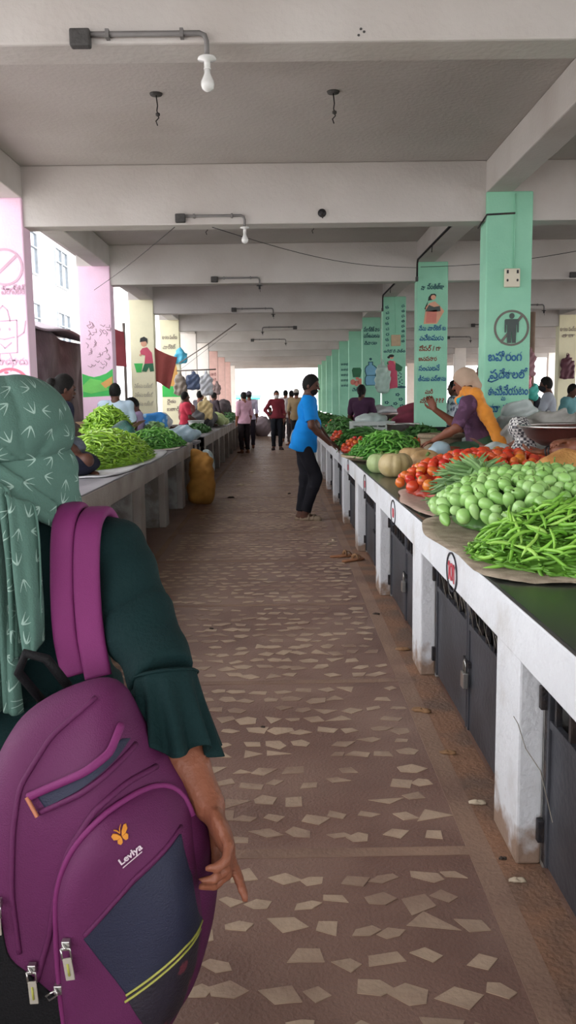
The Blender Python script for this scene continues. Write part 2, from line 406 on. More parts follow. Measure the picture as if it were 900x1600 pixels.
# ---------------------------------------------------------------- iron gates under the counter
M_gate = mat('grey_iron_sheet', '#4b4d54', .45, .14, 6, .15, 40, metal=.3, col2='#3a3b41', mscale=3)
M_iron = mat('dark_iron', '#2b2a2e', .5, .2, 20, .3, 60, metal=.4, col2='#4a3d36', mscale=9, thr=(.55, .7))
M_steel = mat('worn_steel', '#b9b8b4', .28, .1, 20, metal=.9)
M_wire = mat('thin_wire', '#8c867c', .5, .1, metal=.5)
def gate(y0, y1, label, lock=True, shut=True, loc=True):
    x = CX+.085; t = thing('storage_gate', label, 'gate', (x, (y0+y1)/2, 0), 0, 'iron gates under the right counter')
    h = (y1-y0)/2; zt = .625
    MB().box((-.012, -h, .02), (.012, -h+.025, zt)).box((-.012, h-.025, .02), (.012, h, zt)).box((-.012, -h, zt-.02), (.012, h, zt)).build('gate_frame', M_iron, t)
    for sgn in (-1, 1):
        a, b = (-h+.03, -.008) if sgn < 0 else (.008, h-.03)
        e = MB().box((-.006, a, .02), (.004, b, .47)).box((-.012, a, .45), (.008, b, .475)).box((-.014, a, .02), (.006, a+.018, zt-.02)).box((-.014, b-.018, .02), (.006, b, zt-.02)).build('gate_leaf', M_gate, t, bevel=.002)
        for q in range(6):
            yy = a+(b-a)*(q+.5)/6
            MB().box((-.009, yy-.008, .465), (.007, yy+.008, zt-.015)).build('bar', M_iron, e)
    for zz in (.12, .53):
        for yy in (-h+.01, h-.01):
            MB().box((-.03, yy-.012, zz-.035), (.0, yy+.012, zz+.035)).build('hinge', M_iron, t, bevel=.003)
    MB().box((-.02, -.05, .295), (-.008, .05, .32)).build('latch', M_iron, t)
    if lock:
        p = MB().tube([(-.028, -.02+.016*math.cos(a)*0-.016, .27), (-.028, -.036, .31), (-.028, -.02, .325), (-.028, -.004, .31), (-.028, -.004, .27)], .0035, 6).build('lock_shackle', M_steel, t)
        MB().box((-.040, -.045, .205), (-.016, .005, .272)).build('lock_body', M_steel, t, bevel=.004)
    return t
glab = ['grey iron gate nearest the camera, ajar beside the closest white pier', 'grey iron double gate with a hanging padlock under the number 101 oval',
        'grey iron gate with a loose bright bolt, second beyond the 101 oval', 'narrow-looking iron gate below the pumpkins', 'iron gate by the sandals of the man in the blue shirt',
        'iron gate just behind the man in the blue shirt', 'farthest visible iron gate under the right counter']
gs = []
for i in range(7):
    gs.append(gate(P0+PP*(i-1)+PW+.01, P0+PP*i-.01, glab[i], lock=(i in (1, 2))))
e = MB()
for j in range(9):
    yy = 2.75+j*.14; e.tube([(0, yy-2.6, .48+.02*math.sin(j*3)), (-.012, yy+.03-2.6, .55+.03*math.cos(j*5)), (.0, yy+.07-2.6, .5), (-.01, yy+.1-2.6, .58)], .0014, 4)
e2 = MB(); e2.tube([(-.10, -.62, .35), (-.095, -.5, .43), (-.10, -.38, .44), (-.10, -.30, .48), (-.09, -.22, .47)], .0014, 4)
tag(e2.build('loose_wire', M_wire, None, (CX+.072, 2.6, 0)), 'single loose wire curling over the nearest white pier', 'wire')
w = e.build('binding_wire', M_wire, None, (CX+.075, 2.6, 0)); tag(w, 'thin tangled wire tied across the bars of the padlocked gate', 'wire')

# left counters
LX = -1.307
counter('market_counter', -2.27, LX, -1.5, 12.45, -1, [1.0, 2.77, 4.5, 6.15, 7.75, 9.4, 11.05, 12.15], .27, M_old, M_gray_top, .075, .62,
        'long dull plaster market counter on the left holding the green chilli heaps')
counter('market_counter', -2.27, LX, 14.4, 33.5, -1, [14.4+1.6*i for i in range(12)], .27, M_old, M_gray_top, .075, .62,
        'farther dull plaster market counter on the left beyond the gap with the white sacks')
# counters of the next aisle on the right
counter('market_counter', 5.3, 7.5, 2, 33, 1, [2+1.77*i for i in range(18)], .27, M_old, M_gray_top, .075, .62,
        'plaster market counter of the next aisle, seen behind the green columns')

# ---------------------------------------------------------------- columns
M_green = mat('mint_green_paint', '#98d6b8', .65, .04, 4, .15, 50, col2='#8cccae', mscale=1.4)
M_pink = mat('pale_pink_paint', '#f2cfe6', .6, .04, 4, .15, 50)
M_cream = mat('cream_paint', '#f0ecca', .6, .04, 4, .15, 50)
M_whitep = mat('white_paint', '#ece6df', .6, .05, 4, .15, 50)
M_pbrick = mat('dusty_pink_paint', '#cda79e', .6, .08, 6, .15, 50)
M_navy = mat('dark_blue_lettering', '#1f5f93', .6, .1, 20); M_tealL = mat('dark_teal_lettering', '#1d5560', .6, .1, 20)
M_brownL = mat('brown_red_lettering', '#8f4a3a', .6, .1, 20); M_paintgr = mat('dark_grey_paint', '#46524f', .6, .1, 20)
M_ringL = mat('brown_grey_ring_paint', '#6d6a62', .6, .1, 20); M_skinp = mat('painted_skin', '#d8a286', .6, .06); M_hairp = mat('painted_black_hair', '#262b2a', .6, .05)
M_redp = mat('painted_red_cloth', '#c9506a', .6, .08); M_greenp = mat('painted_leaf_green', '#2c6b4a', .6, .1); M_bluep = mat('painted_blue', '#79b3cf', .6, .08)
M_salmon = mat('painted_salmon_cloth', '#cf7f70', .6, .08); M_sign_w = mat('ivory_plastic', '#d9d3bf', .45, .03)
M_grassp = mat('painted_grass_green', '#3fbf5a', .6, .08); M_faint = mat('faded_pencil_paint', '#c9a5b8', .7, .1); M_redr = mat('painted_red_ring', '#e06a80', .6, .06)
M_orp = mat('painted_orange', '#d8a25a', .6, .08)
def column(x0, k, m, label, w=.42, d=.24, ztop=None, grp=None):
    zb = 0 if x0 > 8 or (x0 < 0 and x0+w < -2.28) else .8
    y = Y1+k*S-.03; t = thing('painted_column', label, 'column', (x0+w/2, y+d/2, 0), 0, grp)
    MB().box((-w/2, -d/2, zb), (w/2, d/2, (ztop or ZL)+.004)).build('shaft', m, t, bevel=.012)
    return t
def onface(t, zs=1, zo=0, d=.24):
    o = link('painting', None, None, t, (0, -d/2-.001, zo)); o.scale = (1, 1, zs); return o
# right row, k = 1..10
c1 = column(XR, 1, M_green, 'nearest mint green column with a crossed-out standing figure and blue writing')
f = onface(c1)
MB().ring(.035, 2.02, .142, .162).build('ring', M_ringL, f)
MB().poly([(-.07, 1.90), (-.055, 1.88), (.145, 2.13), (.13, 2.15)]).build('diagonal_bar', M_ringL, f)
fig = MB().disc(.035, 2.128, .024, .026, y=-.004).poly([(-.03, 2.09), (-.022, 2.10), (.092, 2.10), (.1, 2.09), (.1, 1.98), (.086, 1.98), (.083, 2.05), (.078, 2.05), (.075, 1.885), (.04, 1.885), (.037, 1.98), (.033, 1.98), (.03, 1.885), (-.005, 1.885), (-.008, 2.05), (-.013, 2.05), (-.016, 1.98), (-.03, 1.98)], y=-.004)
fig.build('standing_figure', M_paintgr, f)
letters([('బహిరంగ', -.02, 1.725, .115, .31), ('ప', -.12, 1.565, .115, .075), ('దేశాలలో', .055, 1.565, .11, .27), ('ఉమివేయటం', .015, 1.415, .11, .37), ('మ', -.03, 1.365, .06, .04), ('మా సుకు', -.02, 1.26, .105, .28)], 'lettering', M_navy, f)
MB().stroke([(-.16, 1.565), (-.17, 1.545), (-.14, 1.535), (-.10, 1.55), (-.08, 1.56)], .012).build('lettering', M_navy, f)
sb = MB().box((-.045, -.04, 2.38), (.095, 0, 2.545)).build('switch_box', M_sign_w, c1, (0, -.12, 0), bevel=.008)
for sx in (-.02, .07):
    MB().box((sx-.008, -.048, 2.50), (sx+.008, -.04, 2.53)).build('switch', M_iron, sb); MB().disc(sx, 2.44, .009, .012, y=-.0405).build('socket_hole', M_iron, sb)
MB().tube([(.045, -.128, 2.55), (.045, -.128, 3.2)], .006, 6).build('conduit', M_green, c1)
MB().tube([(.045, -.13, 3.03), (-.21, -.13, 3.02), (-.235, -.08, 2.97), (-.235, .1, 2.95)], .009, 6).build('loose_cable', M_iron, c1)
M_scrub = mat('thin_wall_grime', '#7a6a60', .8, .1)

c2 = column(XR, 2, M_green, 'second mint green column with a painted woman holding a bag above lines of writing')
f = onface(c2)
lady = link('painted_woman', None, None, f); lady.scale = (1, 1, .70); lady.location = (0, 0, 1.165)
MB().poly([(-.11, 2.05), (-.085, 2.02), (-.07, 2.13), (-.055, 2.27), (-.02, 2.33), (.03, 2.335), (.05, 2.31), (.045, 2.26), (0, 2.22), (-.06, 2.2), (-.085, 2.09)]).build('hair', M_hairp, lady)
MB().disc(.01, 2.265, .034, .045, y=-.003).poly([(-.12, 1.76), (-.09, 2.08), (-.04, 2.16), (.03, 2.19), (.1, 2.1), (.16, 2.0), (.13, 1.93), (.06, 1.76)], y=-.002).build('skin', M_skinp, lady)
MB().poly([(-.09, 1.78), (-.08, 2.0), (.06, 2.03), (.05, 1.78)], y=-.006).build('sari', M_salmon, lady)
MB().poly([(-.1, 2.0), (-.05, 2.12), (.02, 2.08), (.1, 2.1), (.11, 2.0), (.03, 1.99)], y=-.006).build('blouse', M_paintgr, lady)
letters([('నా', -.13, 2.85, .09, .06), ('ప్రతిజ్ఞ', .04, 2.86, .09, .23)], 'lettering', M_tealL, f)
letters([('నేను మార్కెట్ కు', 0, 2.310, .085, .37), ('వచేటపుడు', -.01, 2.176, .1, .33), ('సంచులనే', -.04, 1.767, .1, .29), ('తీసుకు వస్తాను', 0, 1.627, .09, .38)], 'lettering', M_navy, f)
letters([('పేపర్ / గా', -.03, 2.036, .09, .3), ('జనపనార', -.06, 1.901, .085, .25), ('మరి', -.04, 1.454, .085, .11), ('మీరు', -.09, 1.330, .085, .15), ('???', .11, 1.330, .085, .12)], 'lettering', M_brownL, f)

c3 = column(XR, 3, M_green, 'third mint green column with a small board and a painted woman carrying a basket')
f = onface(c3, .713, 1.142)
letters([('క', -.13, 2.62-.135*i, .12, .07, .2) if i % 3 == 0 else ('చ' if i % 3 == 1 else 'ర', -.13, 2.62-.135*i, .12, .06, -.1) for i in range(8)] +
        [('త' if i % 2 else 'డ', .16, 2.65-.125*i, .11, .06, .15) for i in range(8)] + [('తడిపొడి చెత్త', 0, 1.52, .10, .40)], 'lettering', M_tealL, f)
MB().box((-.06, -.03, 1.68), (.11, 0, 1.96)).build('small_board', mat('pale_board', '#c3ac8d', .7, .1, 8), f, bevel=.005)
MB().tube([(.02, -.01, 1.95), (.01, -.01, 2.6), (.0, -.01, 3.1)], .004, 6).build('conduit', M_green, f)
e = link('painted_woman', None, None, f)
MB().disc(-.05, 1.40, .035, .045, y=-.002).poly([(-.1, 1.3), (-.0, 1.31), (.09, 1.15), (.03, 1.1), (-.09, 1.15)], y=-.001).build('skin', M_skinp, e)
MB().disc(-.055, 1.435, .05, .035, y=-.004).disc(-.105, 1.4, .025, .03, y=-.004).build('hair', M_hairp, e)
MB().poly([(-.13, 1.28), (-.08, 1.32), (-.02, 1.3), (.02, 1.2), (.05, 1.05), (.06, .63), (-.09, .60), (-.1, .9), (-.12, 1.1)], y=-.003).build('sari', M_redp, e)
MB().poly([(-.12, 1.31), (-.1, 1.2), (-.14, 1.24)], y=-.005).poly([(.02, 1.26), (.08, 1.22), (.15, 1.15), (.13, 1.05), (.07, 1.03), (.02, 1.08)], y=-.005).build('basket', M_greenp, e)
fb = MB()
for q in range(12): fb.disc(.1+.03*math.sin(q*2.3)+.02*(q/12), 1.0-.03*q, .016, .014)
fb.disc(.13, .64, .09, .03)
for cx, cz in ((.06, .45), (.12, .33), (-.14, .25), (.02, .22), (-.06, .14), (.14, .16)):
    for a in range(5): fb.disc(cx+.028*math.cos(a*1.26), cz+.028*math.sin(a*1.26), .016, .016)
fb.build('painted_flowers', M_tealL, f)

c4 = column(XR, 4, M_green, 'fourth mint green column with a painted blue water can')
f = onface(c4, .72, .965)
letters([('ప్లాస్టిక్ వాడ', 0, 2.70, .17, .36), ('వస్తువులను', 0, 2.51, .17, .36), ('నివారణ', -.02, 2.29, .15, .30)], 'lettering', M_tealL, f)
can = MB().poly([(-.15, 1.10), (-.13, 1.02), (.08, 1.02), (.12, 1.1), (.12, 1.25), (.08, 1.33), (.12, 1.45), (.12, 1.55), (.06, 1.63), (.02, 1.66), (.02, 1.75), (-.07, 1.75), (-.07, 1.66), (-.12, 1.62), (-.15, 1.55), (-.15, 1.45), (-.12, 1.33), (-.15, 1.25)])
can.build('painted_water_can', M_bluep, f)
MB().stroke([(-.15, 1.10), (-.13, 1.02), (.08, 1.02), (.12, 1.1), (.12, 1.25), (.08, 1.33), (.12, 1.45), (.12, 1.55), (.06, 1.63), (.02, 1.66), (.02, 1.75), (-.07, 1.75), (-.07, 1.66), (-.12, 1.62), (-.15, 1.55), (-.15, 1.45), (-.12, 1.33), (-.15, 1.25), (-.15, 1.1)], .02, y=-.004).stroke([(-.13, 1.33), (.09, 1.33)], .018, y=-.004).disc(-.025, 1.84, .03, .04, y=-.003).build('outline', M_tealL, f)
MB().disc(.17, 1.55, .04, .07).disc(.16, 1.42, .03, .03).build('painted_leaves', M_greenp, f)
c5 = column(XR, 5, M_green, 'fifth mint green column with a painted pot of red peppers')
f = onface(c5, .65, 1.2)
MB().poly([(-.13, 1.5), (-.1, 1.2), (.1, 1.2), (.14, 1.5), (.1, 1.6), (-.1, 1.6)]).build('painted_basket', M_greenp, f)
MB().disc(-.1, 1.0, .07, .12).disc(.1, 1.02, .07, .13).disc(0, .95, .06, .12).disc(.02, 1.15, .05, .06).build('painted_peppers', M_salmon, f)
letters([('చెత్త', 0, .62, .2, .25)], 'lettering', M_tealL, f)
c6 = column(XR, 6, M_green, 'sixth mint green column with four short lines of dark writing')
letters([('కూరగాయలు', 0, 1.8-.24*i, .15, .3) for i in range(5)], 'lettering', M_tealL, onface(c6, .7, 1.2))
for k in range(7, 11): column(XR, k, M_green, ['seventh mint green column from the front of the right row', 'eighth mint green column, seen edge on past the writing columns', 'ninth mint green column near the bright far end', 'last mint green column at the bright far opening'][k-7])
for k in (-1, 0): column(XR, k, M_green, 'mint green column of the right row standing beside or behind the camera', grp='near green columns out of frame')
# left row
LW = .44
l1 = column(XL-LW, 1, M_pink, 'nearest pink column with a crossed circle and a faint smiling bag drawing', w=LW)
f = onface(l1)
MB().ring(.04, 2.62, .145, .165).poly([(-.09, 2.52), (-.075, 2.5), (.17, 2.72), (.155, 2.74)]).build('crossed_circle', M_faint, f)
fb = MB()
for seg in ([(-.09, 2.14), (.12, 2.15), (.11, 1.86), (-.1, 1.85), (-.09, 2.14)], [(-.06, 2.14), (-.04, 2.24), (0, 2.28), (.04, 2.24), (.06, 2.14)], [(-.07, 1.99), (.0, 1.98), (.09, 2.0)], [(.12, 2.0), (.18, 2.04), (.2, 2.14)],
            [(-.05, 1.85), (-.06, 1.76), (-.1, 1.70)], [(.04, 1.85), (.07, 1.76), (.04, 1.69)], [(-.04, 1.94), (.0, 1.90), (.06, 1.95)]): fb.stroke(seg, .009)
fb.disc(-.04, 2.07, .008, .014).disc(.05, 2.07, .008, .014)
fb.build('smiling_bag_drawing', M_faint, f)
letters([('ప్లాస్టిక్', .1, 2.38, .1, .22), ('వాడరాదు', .06, 1.75, .09, .28)], 'lettering', M_faint, f)
MB().ring(.03, 1.53, .17, .195).stroke([(-.12, 1.46), (.17, 1.64)], .025).disc(.0, 1.68, .02, .012).build('red_crossed_circle', M_redr, f)
l2 = column(XL-LW, 2, M_pink, 'second pink column painted with a tree and green hills', w=LW); f = onface(l2, .8, .59)
tr = MB(); r3 = random.Random(5)
for q in range(34):
    cx, cz = r3.uniform(-.13, .16), r3.uniform(1.6, 2.32); a = r3.uniform(-1, 1.4); tr.stroke([(cx, cz), (cx+.05*math.cos(a), cz+.05*math.sin(a)), (cx+.06*math.cos(a+.6), cz+.09*math.sin(a+.6))], .009)
tr.build('painted_branches', mat('faded_brown_paint', '#a98a98', .7), f)
MB().poly([(-.21, 1.10), (.21, 1.12), (.21, 1.58), (.12, 1.50), (.03, 1.46), (-.05, 1.44), (-.12, 1.46), (-.21, 1.50)]).build('painted_hills', M_grassp, f)
MB().poly([(-.21, 1.3), (-.1, 1.42), (.05, 1.38), (.15, 1.22), (-.1, 1.16), (-.21, 1.2)], y=-.004).build('painted_meadow', mat('painted_light_green', '#72cf62', .6), f)
MB().poly([(.04, 1.33), (.12, 1.39), (.2, 1.45), (.2, 1.32), (.1, 1.25)], y=-.005).build('painted_path', M_orp, f)
l3 = column(XL-LW, 3, M_cream, 'cream column painted with a boy in a red shirt by a green bin', w=LW); f = onface(l3, .9, .436)
e = link('painted_boy', None, None, f)
MB().disc(.03, 2.24, .055, .07, y=-.001).stroke([(.03, 2.08), (-.04, 2.0)], .04).build('skin', M_skinp, e)
MB().poly([(-.04, 2.26), (-.03, 2.34), (.04, 2.37), (.1, 2.33), (.1, 2.22), (.07, 2.28), (0, 2.27)], y=-.004).build('hair', M_hairp, e)
MB().poly([(.0, 2.14), (.09, 2.16), (.17, 2.05), (.19, 1.84), (.03, 1.83), (.05, 2.0), (-.03, 2.02), (-.04, 2.08)], y=-.003).build('shirt', M_redp, e)
MB().poly([(.03, 1.83), (.19, 1.84), (.2, 1.68), (.13, 1.67), (.11, 1.76), (.06, 1.67), (-.02, 1.68)], y=-.003).build('shorts', M_greenp, e)
MB().poly([(-.16, 1.84), (.0, 1.84), (-.03, 1.66), (-.12, 1.66)], y=-.002).build('bin', M_grassp, e)
letters([('చెత్తను బుట్టలో', 0, 1.35-.18*i, .11, .34) for i in range(3)], 'lettering', mat('pale_grey_lettering', '#c7c3ae', .7), f)
l4 = column(XL-LW, 4, M_cream, 'second cream column with writing above a painted bag and a green panel', w=LW); f = onface(l4, 1, .38)
letters([('కూరలు పండ్లు', 0, 2.42, .12, .34), ('మార్కెట్', -.02, 2.2, .12, .3), ('రైతు', 0, .98, .12, .2), ('బజార్', .03, .8, .12, .3)], 'lettering', mat('grey_brown_lettering', '#9a8f82', .7), f)
MB().poly([(-.1, 1.35), (.12, 1.3), (.16, 1.7), (.1, 1.95), (-.02, 1.93)]).build('painted_bag', M_orp, f)
MB().poly([(-.2, 1.12), (.21, 1.12), (.21, 1.36), (.0, 1.36), (-.05, 1.45), (-.13, 1.42), (-.2, 1.36)], y=-.004).build('painted_green_panel', M_grassp, f)
for k, m, l in ((5, M_whitep, 'whitewashed column of the left row hung with bags and cloths'), (6, M_whitep, 'bright white column of the left row beyond the hanging bags'), (7, M_pbrick, 'dusty pink column of the left row with rows of writing'),
                (8, M_pbrick, 'dusty pink column second from the far left corner'), (9, M_pbrick, 'dusty pink column next to the far opening'), (10, M_whitep, 'last pale column at the far left corner')):
    t = column(XL-LW, k, m, l, w=LW)
    if k == 7: letters([('తరకారి', 0, 2.3-.2*i, .15, .3) for i in range(4)], 'lettering', mat('maroon_lettering', '#8a5a58', .7), onface(t))
for k in (-1, 0): column(XL-LW, k, M_pink, 'pink column of the left row standing beside or behind the camera', w=LW, grp='near pink columns out of frame')
# next row on the right
for k in range(0, 11): column(6.35, k, M_whitep if k != 4 else M_cream, 'pale column of the next row to the right' if k != 4 else 'cream column with faint writing beyond the next aisle', grp=None if k == 4 else 'pale columns of the next row')
for k in range(0, 11): column(11.0, k, M_whitep, 'pale column of the outermost right row', grp='pale columns of the outermost row')
for o in list(bpy.data.objects):
    if o.get('label', '').startswith('cream column with faint'):
        letters([('కూరలు పండ్లు', 0, 2.86, .12, .38), ('తాజా', 0, 2.72, .12, .3)], 'lettering', mat('grey_brown_lettering', '#9a8f82', .7), onface(o))
# ================================================================ people
M_skin = mat('brown_skin', '#7c4c39', .5, .08, 20, spec=.35); M_skind = mat('dark_brown_skin', '#57382c', .5, .08, 20, spec=.35)
M_hair = mat('black_hair', '#0d0b09', .7, .2, 60, .4, 120, spec=.25); M_eye = mat('eye_dark', '#150f0c', .2); M_lip = mat('lips', '#5f3029', .5)
M_eyew = mat('eye_white', '#cfc7be', .3)
def cloth(c, name=None, c2=None): return mat('cloth_'+(name or c.strip('#')), c, .85, .1, 8, .25, 220, spec=.25, col2=c2, mscale=14, thr=(.5, .6))
def lerp(a, b, t): return tuple(a[i]+(b[i]-a[i])*t for i in range(3))
def hand_sdf(s, wr, di, palm, curl=.5, sc=1.0, side=1, point=None):
    """five-fingered hand: wrist position, direction, palm normal"""
    d = Vector(di).normalized(); nrm = Vector(palm); nrm = (nrm-d*nrm.dot(d)).normalized(); a = d.cross(nrm).normalized()*side
    w = Vector(wr)
    s.ell(tuple(w+d*.045*sc), (.040*sc, .048*sc, .016*sc), np.array([list(a), list(d), list(nrm)]).T, k=.012*sc)
    for i, (off, ln) in enumerate(((.030, .068), (.011, .078), (-.009, .073), (-.028, .056))):
        c = curl if (point is None or i != point) else .05
        p = w+d*.082*sc+a*off*sc; q = p
        ang = 0; rr = (.0092, .0085, .0078, .0068)
        pts = [tuple(w+d*.05*sc+a*off*.8*sc), tuple(p)]
        for j, fr in enumerate((.42, .32, .26)):
            ang += c*(.9 if j else .7)
            dd = d*math.cos(ang)+nrm*math.sin(ang); q = q+dd*ln*fr*sc; pts.append(tuple(q))
        s.chain(pts, [.0095*sc]+[x*sc for x in rr[:1]]+[.0085*sc, .0078*sc, .0066*sc][:3], k=.003*sc)
    t0 = w+d*.018*sc+a*.026*sc; t1 = t0+(a*.7+d*.7+nrm*.25).normalized()*.036*sc; t2 = t1+(d*.9+a*.25+nrm*.35).normalized()*.030*sc; t3 = t2+(d+nrm*.3).normalized()*.022*sc
    s.chain([tuple(t0), tuple(t1), tuple(t2), tuple(t3)], [.013*sc, .0105*sc, .009*sc, .007*sc], k=.006*sc)
def RZ(a): return Matrix.Rotation(a, 3, 'Z')
def person(name, label, loc, rotz=0, H=1.68, h=.013, skin=None, top='#3388cc', bottom='#222222', lean=0, legs=None, arms=None, head_yaw=0, head_pitch=0,
           sleeve=.75, hair='short', mask=None, headwear=None, shoes=None, hem=.86, bw=1.0, belly=0, skirt=None, seated=None, topc2=None, extra=None, cat='person', group=None, sitz=None, longs=False, wrinkle=.005, grp=None):
    """facing +y locally.  arms: {'L':(elbow,wrist,handdir,palm),..} in metres for a 1.7 m figure"""
    skin = skin or M_skin; k_ = H/1.7; t = thing(name, label, cat, loc, rotz, group)
    J = dict(pel=(0, 0, .93), wai=(0, .0, 1.08), che=(0, 0, 1.27), nek=(0, -.015, 1.43), hd=(0, .01, 1.575),
             sL=(-.175*bw, 0, 1.385), sR=(.175*bw, 0, 1.385), hL=(-.09, 0, .90), hR=(.09, 0, .90), kL=(-.1, .02, .49), kR=(.1, .02, .49), aL=(-.1, -.02, .085), aR=(.1, -.02, .085))
    A = {'L': ((-.225*bw, -.02, 1.10), (-.22*bw, .05, .85), (0, .1, -1), (1, 0, 0)), 'R': ((.225*bw, -.02, 1.10), (.22*bw, .05, .85), (0, .1, -1), (-1, 0, 0))}
    if seated:   # cross-legged on a platform: drop the pelvis to .12
        dz = .93-.13
        for q in ('pel', 'wai', 'che', 'nek', 'hd', 'sL', 'sR', 'hL', 'hR'): J[q] = (J[q][0], J[q][1], J[q][2]-dz)
        J['kL'] = (-.30, .24, .14); J['kR'] = (.30, .24, .14); J['aL'] = (.10, .30, .07); J['aR'] = (-.10, .36, .07)
        A = {'L': ((-.25, .05, 1.10-dz), (-.20, .25, 1.0-dz), (.3, 1, 0), (0, 0, -1)), 'R': ((.25, .05, 1.10-dz), (.2, .25, 1.0-dz), (-.3, 1, 0), (0, 0, -1))}
        hem = hem-dz if hem > .5 else hem
    P = Vector(J['pel']); Rl = Matrix.Rotation(-lean, 3, 'X')
    up = lambda p: tuple(Rl @ (Vector(p)-P)+P)
    for q in ('wai', 'che', 'nek', 'hd', 'sL', 'sR'): J[q] = up(J[q])
    A = {q: (up(a[0]), up(a[1]), a[2], a[3]) for q, a in A.items()}
    if arms: A.update(arms)
    if legs: J.update(legs)
    Mt = np.array(Rl); z3 = lambda p: tuple(np.array(p)*k_)
    Hd = Vector(J['hd']); Rh = Rl @ RZ(head_yaw) @ Matrix.Rotation(-head_pitch, 3, 'X'); Mh = np.array(Rh)
    hp = lambda x, y, z: tuple(Hd+Rh @ Vector((x, y, z)))
    def torso(s, e=0, low=True):
        s.ell(J['che'], (.155*bw+e, .105+e, .17+e), Mt); s.ell(J['wai'], (.135*bw+e+belly*.3, .10+e+belly*.5, .15+e), Mt)
        s.ell(lerp(J['pel'], J['wai'], .15), (.16*bw+e*1.5, .115+e*1.5, .13+e*1.5), Mt)
        if e and not seated: s.cone(J['hL'], J['hR'], .115, .115); s.cap(J['wai'], (J['pel'][0], J['pel'][1], J['pel'][2]-.12), .13*bw, .166*bw)
        if belly: s.ell(tuple(Vector(lerp(J['wai'], J['che'], .15))+Rl @ Vector((0, .05, 0))), (.13, .09+belly, .14), Mt)
        s.cone(J['sL'], J['sR'], .062+e, .062+e)
        s.cone(lerp(J['sL'], J['che'], .5), lerp(J['sR'], J['che'], .5), .085+e, .085+e)
        return s
    b = torso(SDF())
    b.cone(J['nek'], J['hd'], .058, .05); b.cone(lerp(J['che'], J['nek'], .6), J['nek'], .075, .058)
    b.ell(J['hd'], (.074, .092, .112), Mh, k=.012); b.ell(hp(0, .028, -.068), (.052, .058, .052), Mh, k=.02)
    b.cone(hp(0, .085, .012), hp(0, .108, -.022), .008, .014, k=.01)
    for sx in (-1, 1):
        b.ell(hp(sx*.074, -.005, -.012), (.010, .019, .030), Mh, k=.006); b.ell(hp(sx*.03, .082, .028), (.026, .010, .008), Mh, k=.01)
    b.ell(hp(0, .088, -.055), (.022, .010, .010), Mh, k=.008)
    for q, sx in (('L', -1), ('R', 1)):
        el, wr, hdv, pm = A[q]; b.chain([J['s'+q], el], [.052, .04]); b.chain([el, lerp(el, wr, .35), wr], [.040, .040, .026])
        hand_sdf(b, wr, hdv, pm, .45, 1.0, side=1 if sx < 0 else -1)
        b.chain([J['h'+q], J['k'+q]], [.082, .058]); kn, an = J['k'+q], J['a'+q]
        b.chain([kn, lerp(kn, an, .35), an], [.055, .055, .038])
        fd = Vector((sx*.25, 1, 0)).normalized() if not seated else Vector((-sx, .3, 0)).normalized()
        hz = an[2]-.05
        b.chain([an, tuple(Vector((an[0], an[1], hz))-fd*.03)], [.036, .032]); b.cone(tuple(Vector((an[0], an[1], hz))-fd*.02), tuple(Vector((an[0], an[1], hz-.008))+fd*.15), .036, .026)
        if not seated:
            for i in range(5): 
                sd = Vector((fd.y, -fd.x, 0)); b0 = Vector((an[0], an[1], hz-.012))+fd*(.15-.008*abs(i-1.5))+sd*(i-2)*.016*-sx
                b.cone(tuple(b0), tuple(b0+fd*.03), .010, .009, k=.004)
    def sc(s): return s.xf(np.eye(3)*1.0, (0, 0, 0))
    def fin(s, nm, m, hh=None, k=.025, disp=None, parent=t):
        for i, q in enumerate(s.p):
            q = list(q); q[1] = q[1]*k_; 
            if q[0] in 'cf': q[2] = q[2]*k_; q[3] *= k_; q[4] *= k_
            else: q[2] = q[2]*k_
            s.p[i] = tuple(q)
        s.cuts = [(a*k_, n) for a, n in s.cuts]
        return s.build(nm, m, parent, hh or h, k, disp)
    fin(b, 'body', skin)
    # face
    if h < .016:
        for sx in (-1, 1):
            MB().lathe([(.001, -.011), (.008, -.007), (.011, 0), (.008, .007), (.001, .011)], z3(hp(sx*.029, .086, .010)), 10).build('eye', M_eye, t)
        if not mask: MB().tube([z3(hp(-.022, .096, -.056)), z3(hp(0, .102, -.055)), z3(hp(.022, .096, -.056))], .005, 6).build('mouth', M_lip, t)
    if top:
        s = torso(SDF(), .014)
        for q in 'LR':
            el, wr = A[q][:2]
            if sleeve <= 1: s.cap(J['s'+q], lerp(J['s'+q], el, sleeve), .066, .060); s.cone(J['s'+q], lerp(J['s'+q], el, .1), .066, .062)
            else: s.chain([J['s'+q], el], [.066, .052]); s.cap(el, lerp(el, wr, sleeve-1), .053, .042)
        if longs: s.cone(J['pel'], (J['pel'][0], J['pel'][1], .6), .15, .17)
        n_dn = Rl @ Vector((0, 0, -1)); hemp = Vector(J['pel'])+Rl @ Vector((0, 0, hem-J['pel'][2]))
        s.cut(hemp, n_dn); s.cut(Vector(J['nek'])+Rl @ Vector((0, 0, .03)), Rl @ Vector((0, 0, 1)))
        fin(s, 'shirt', cloth(top, c2=topc2), disp=wrk(wrinkle, 26, len(label) % 7))
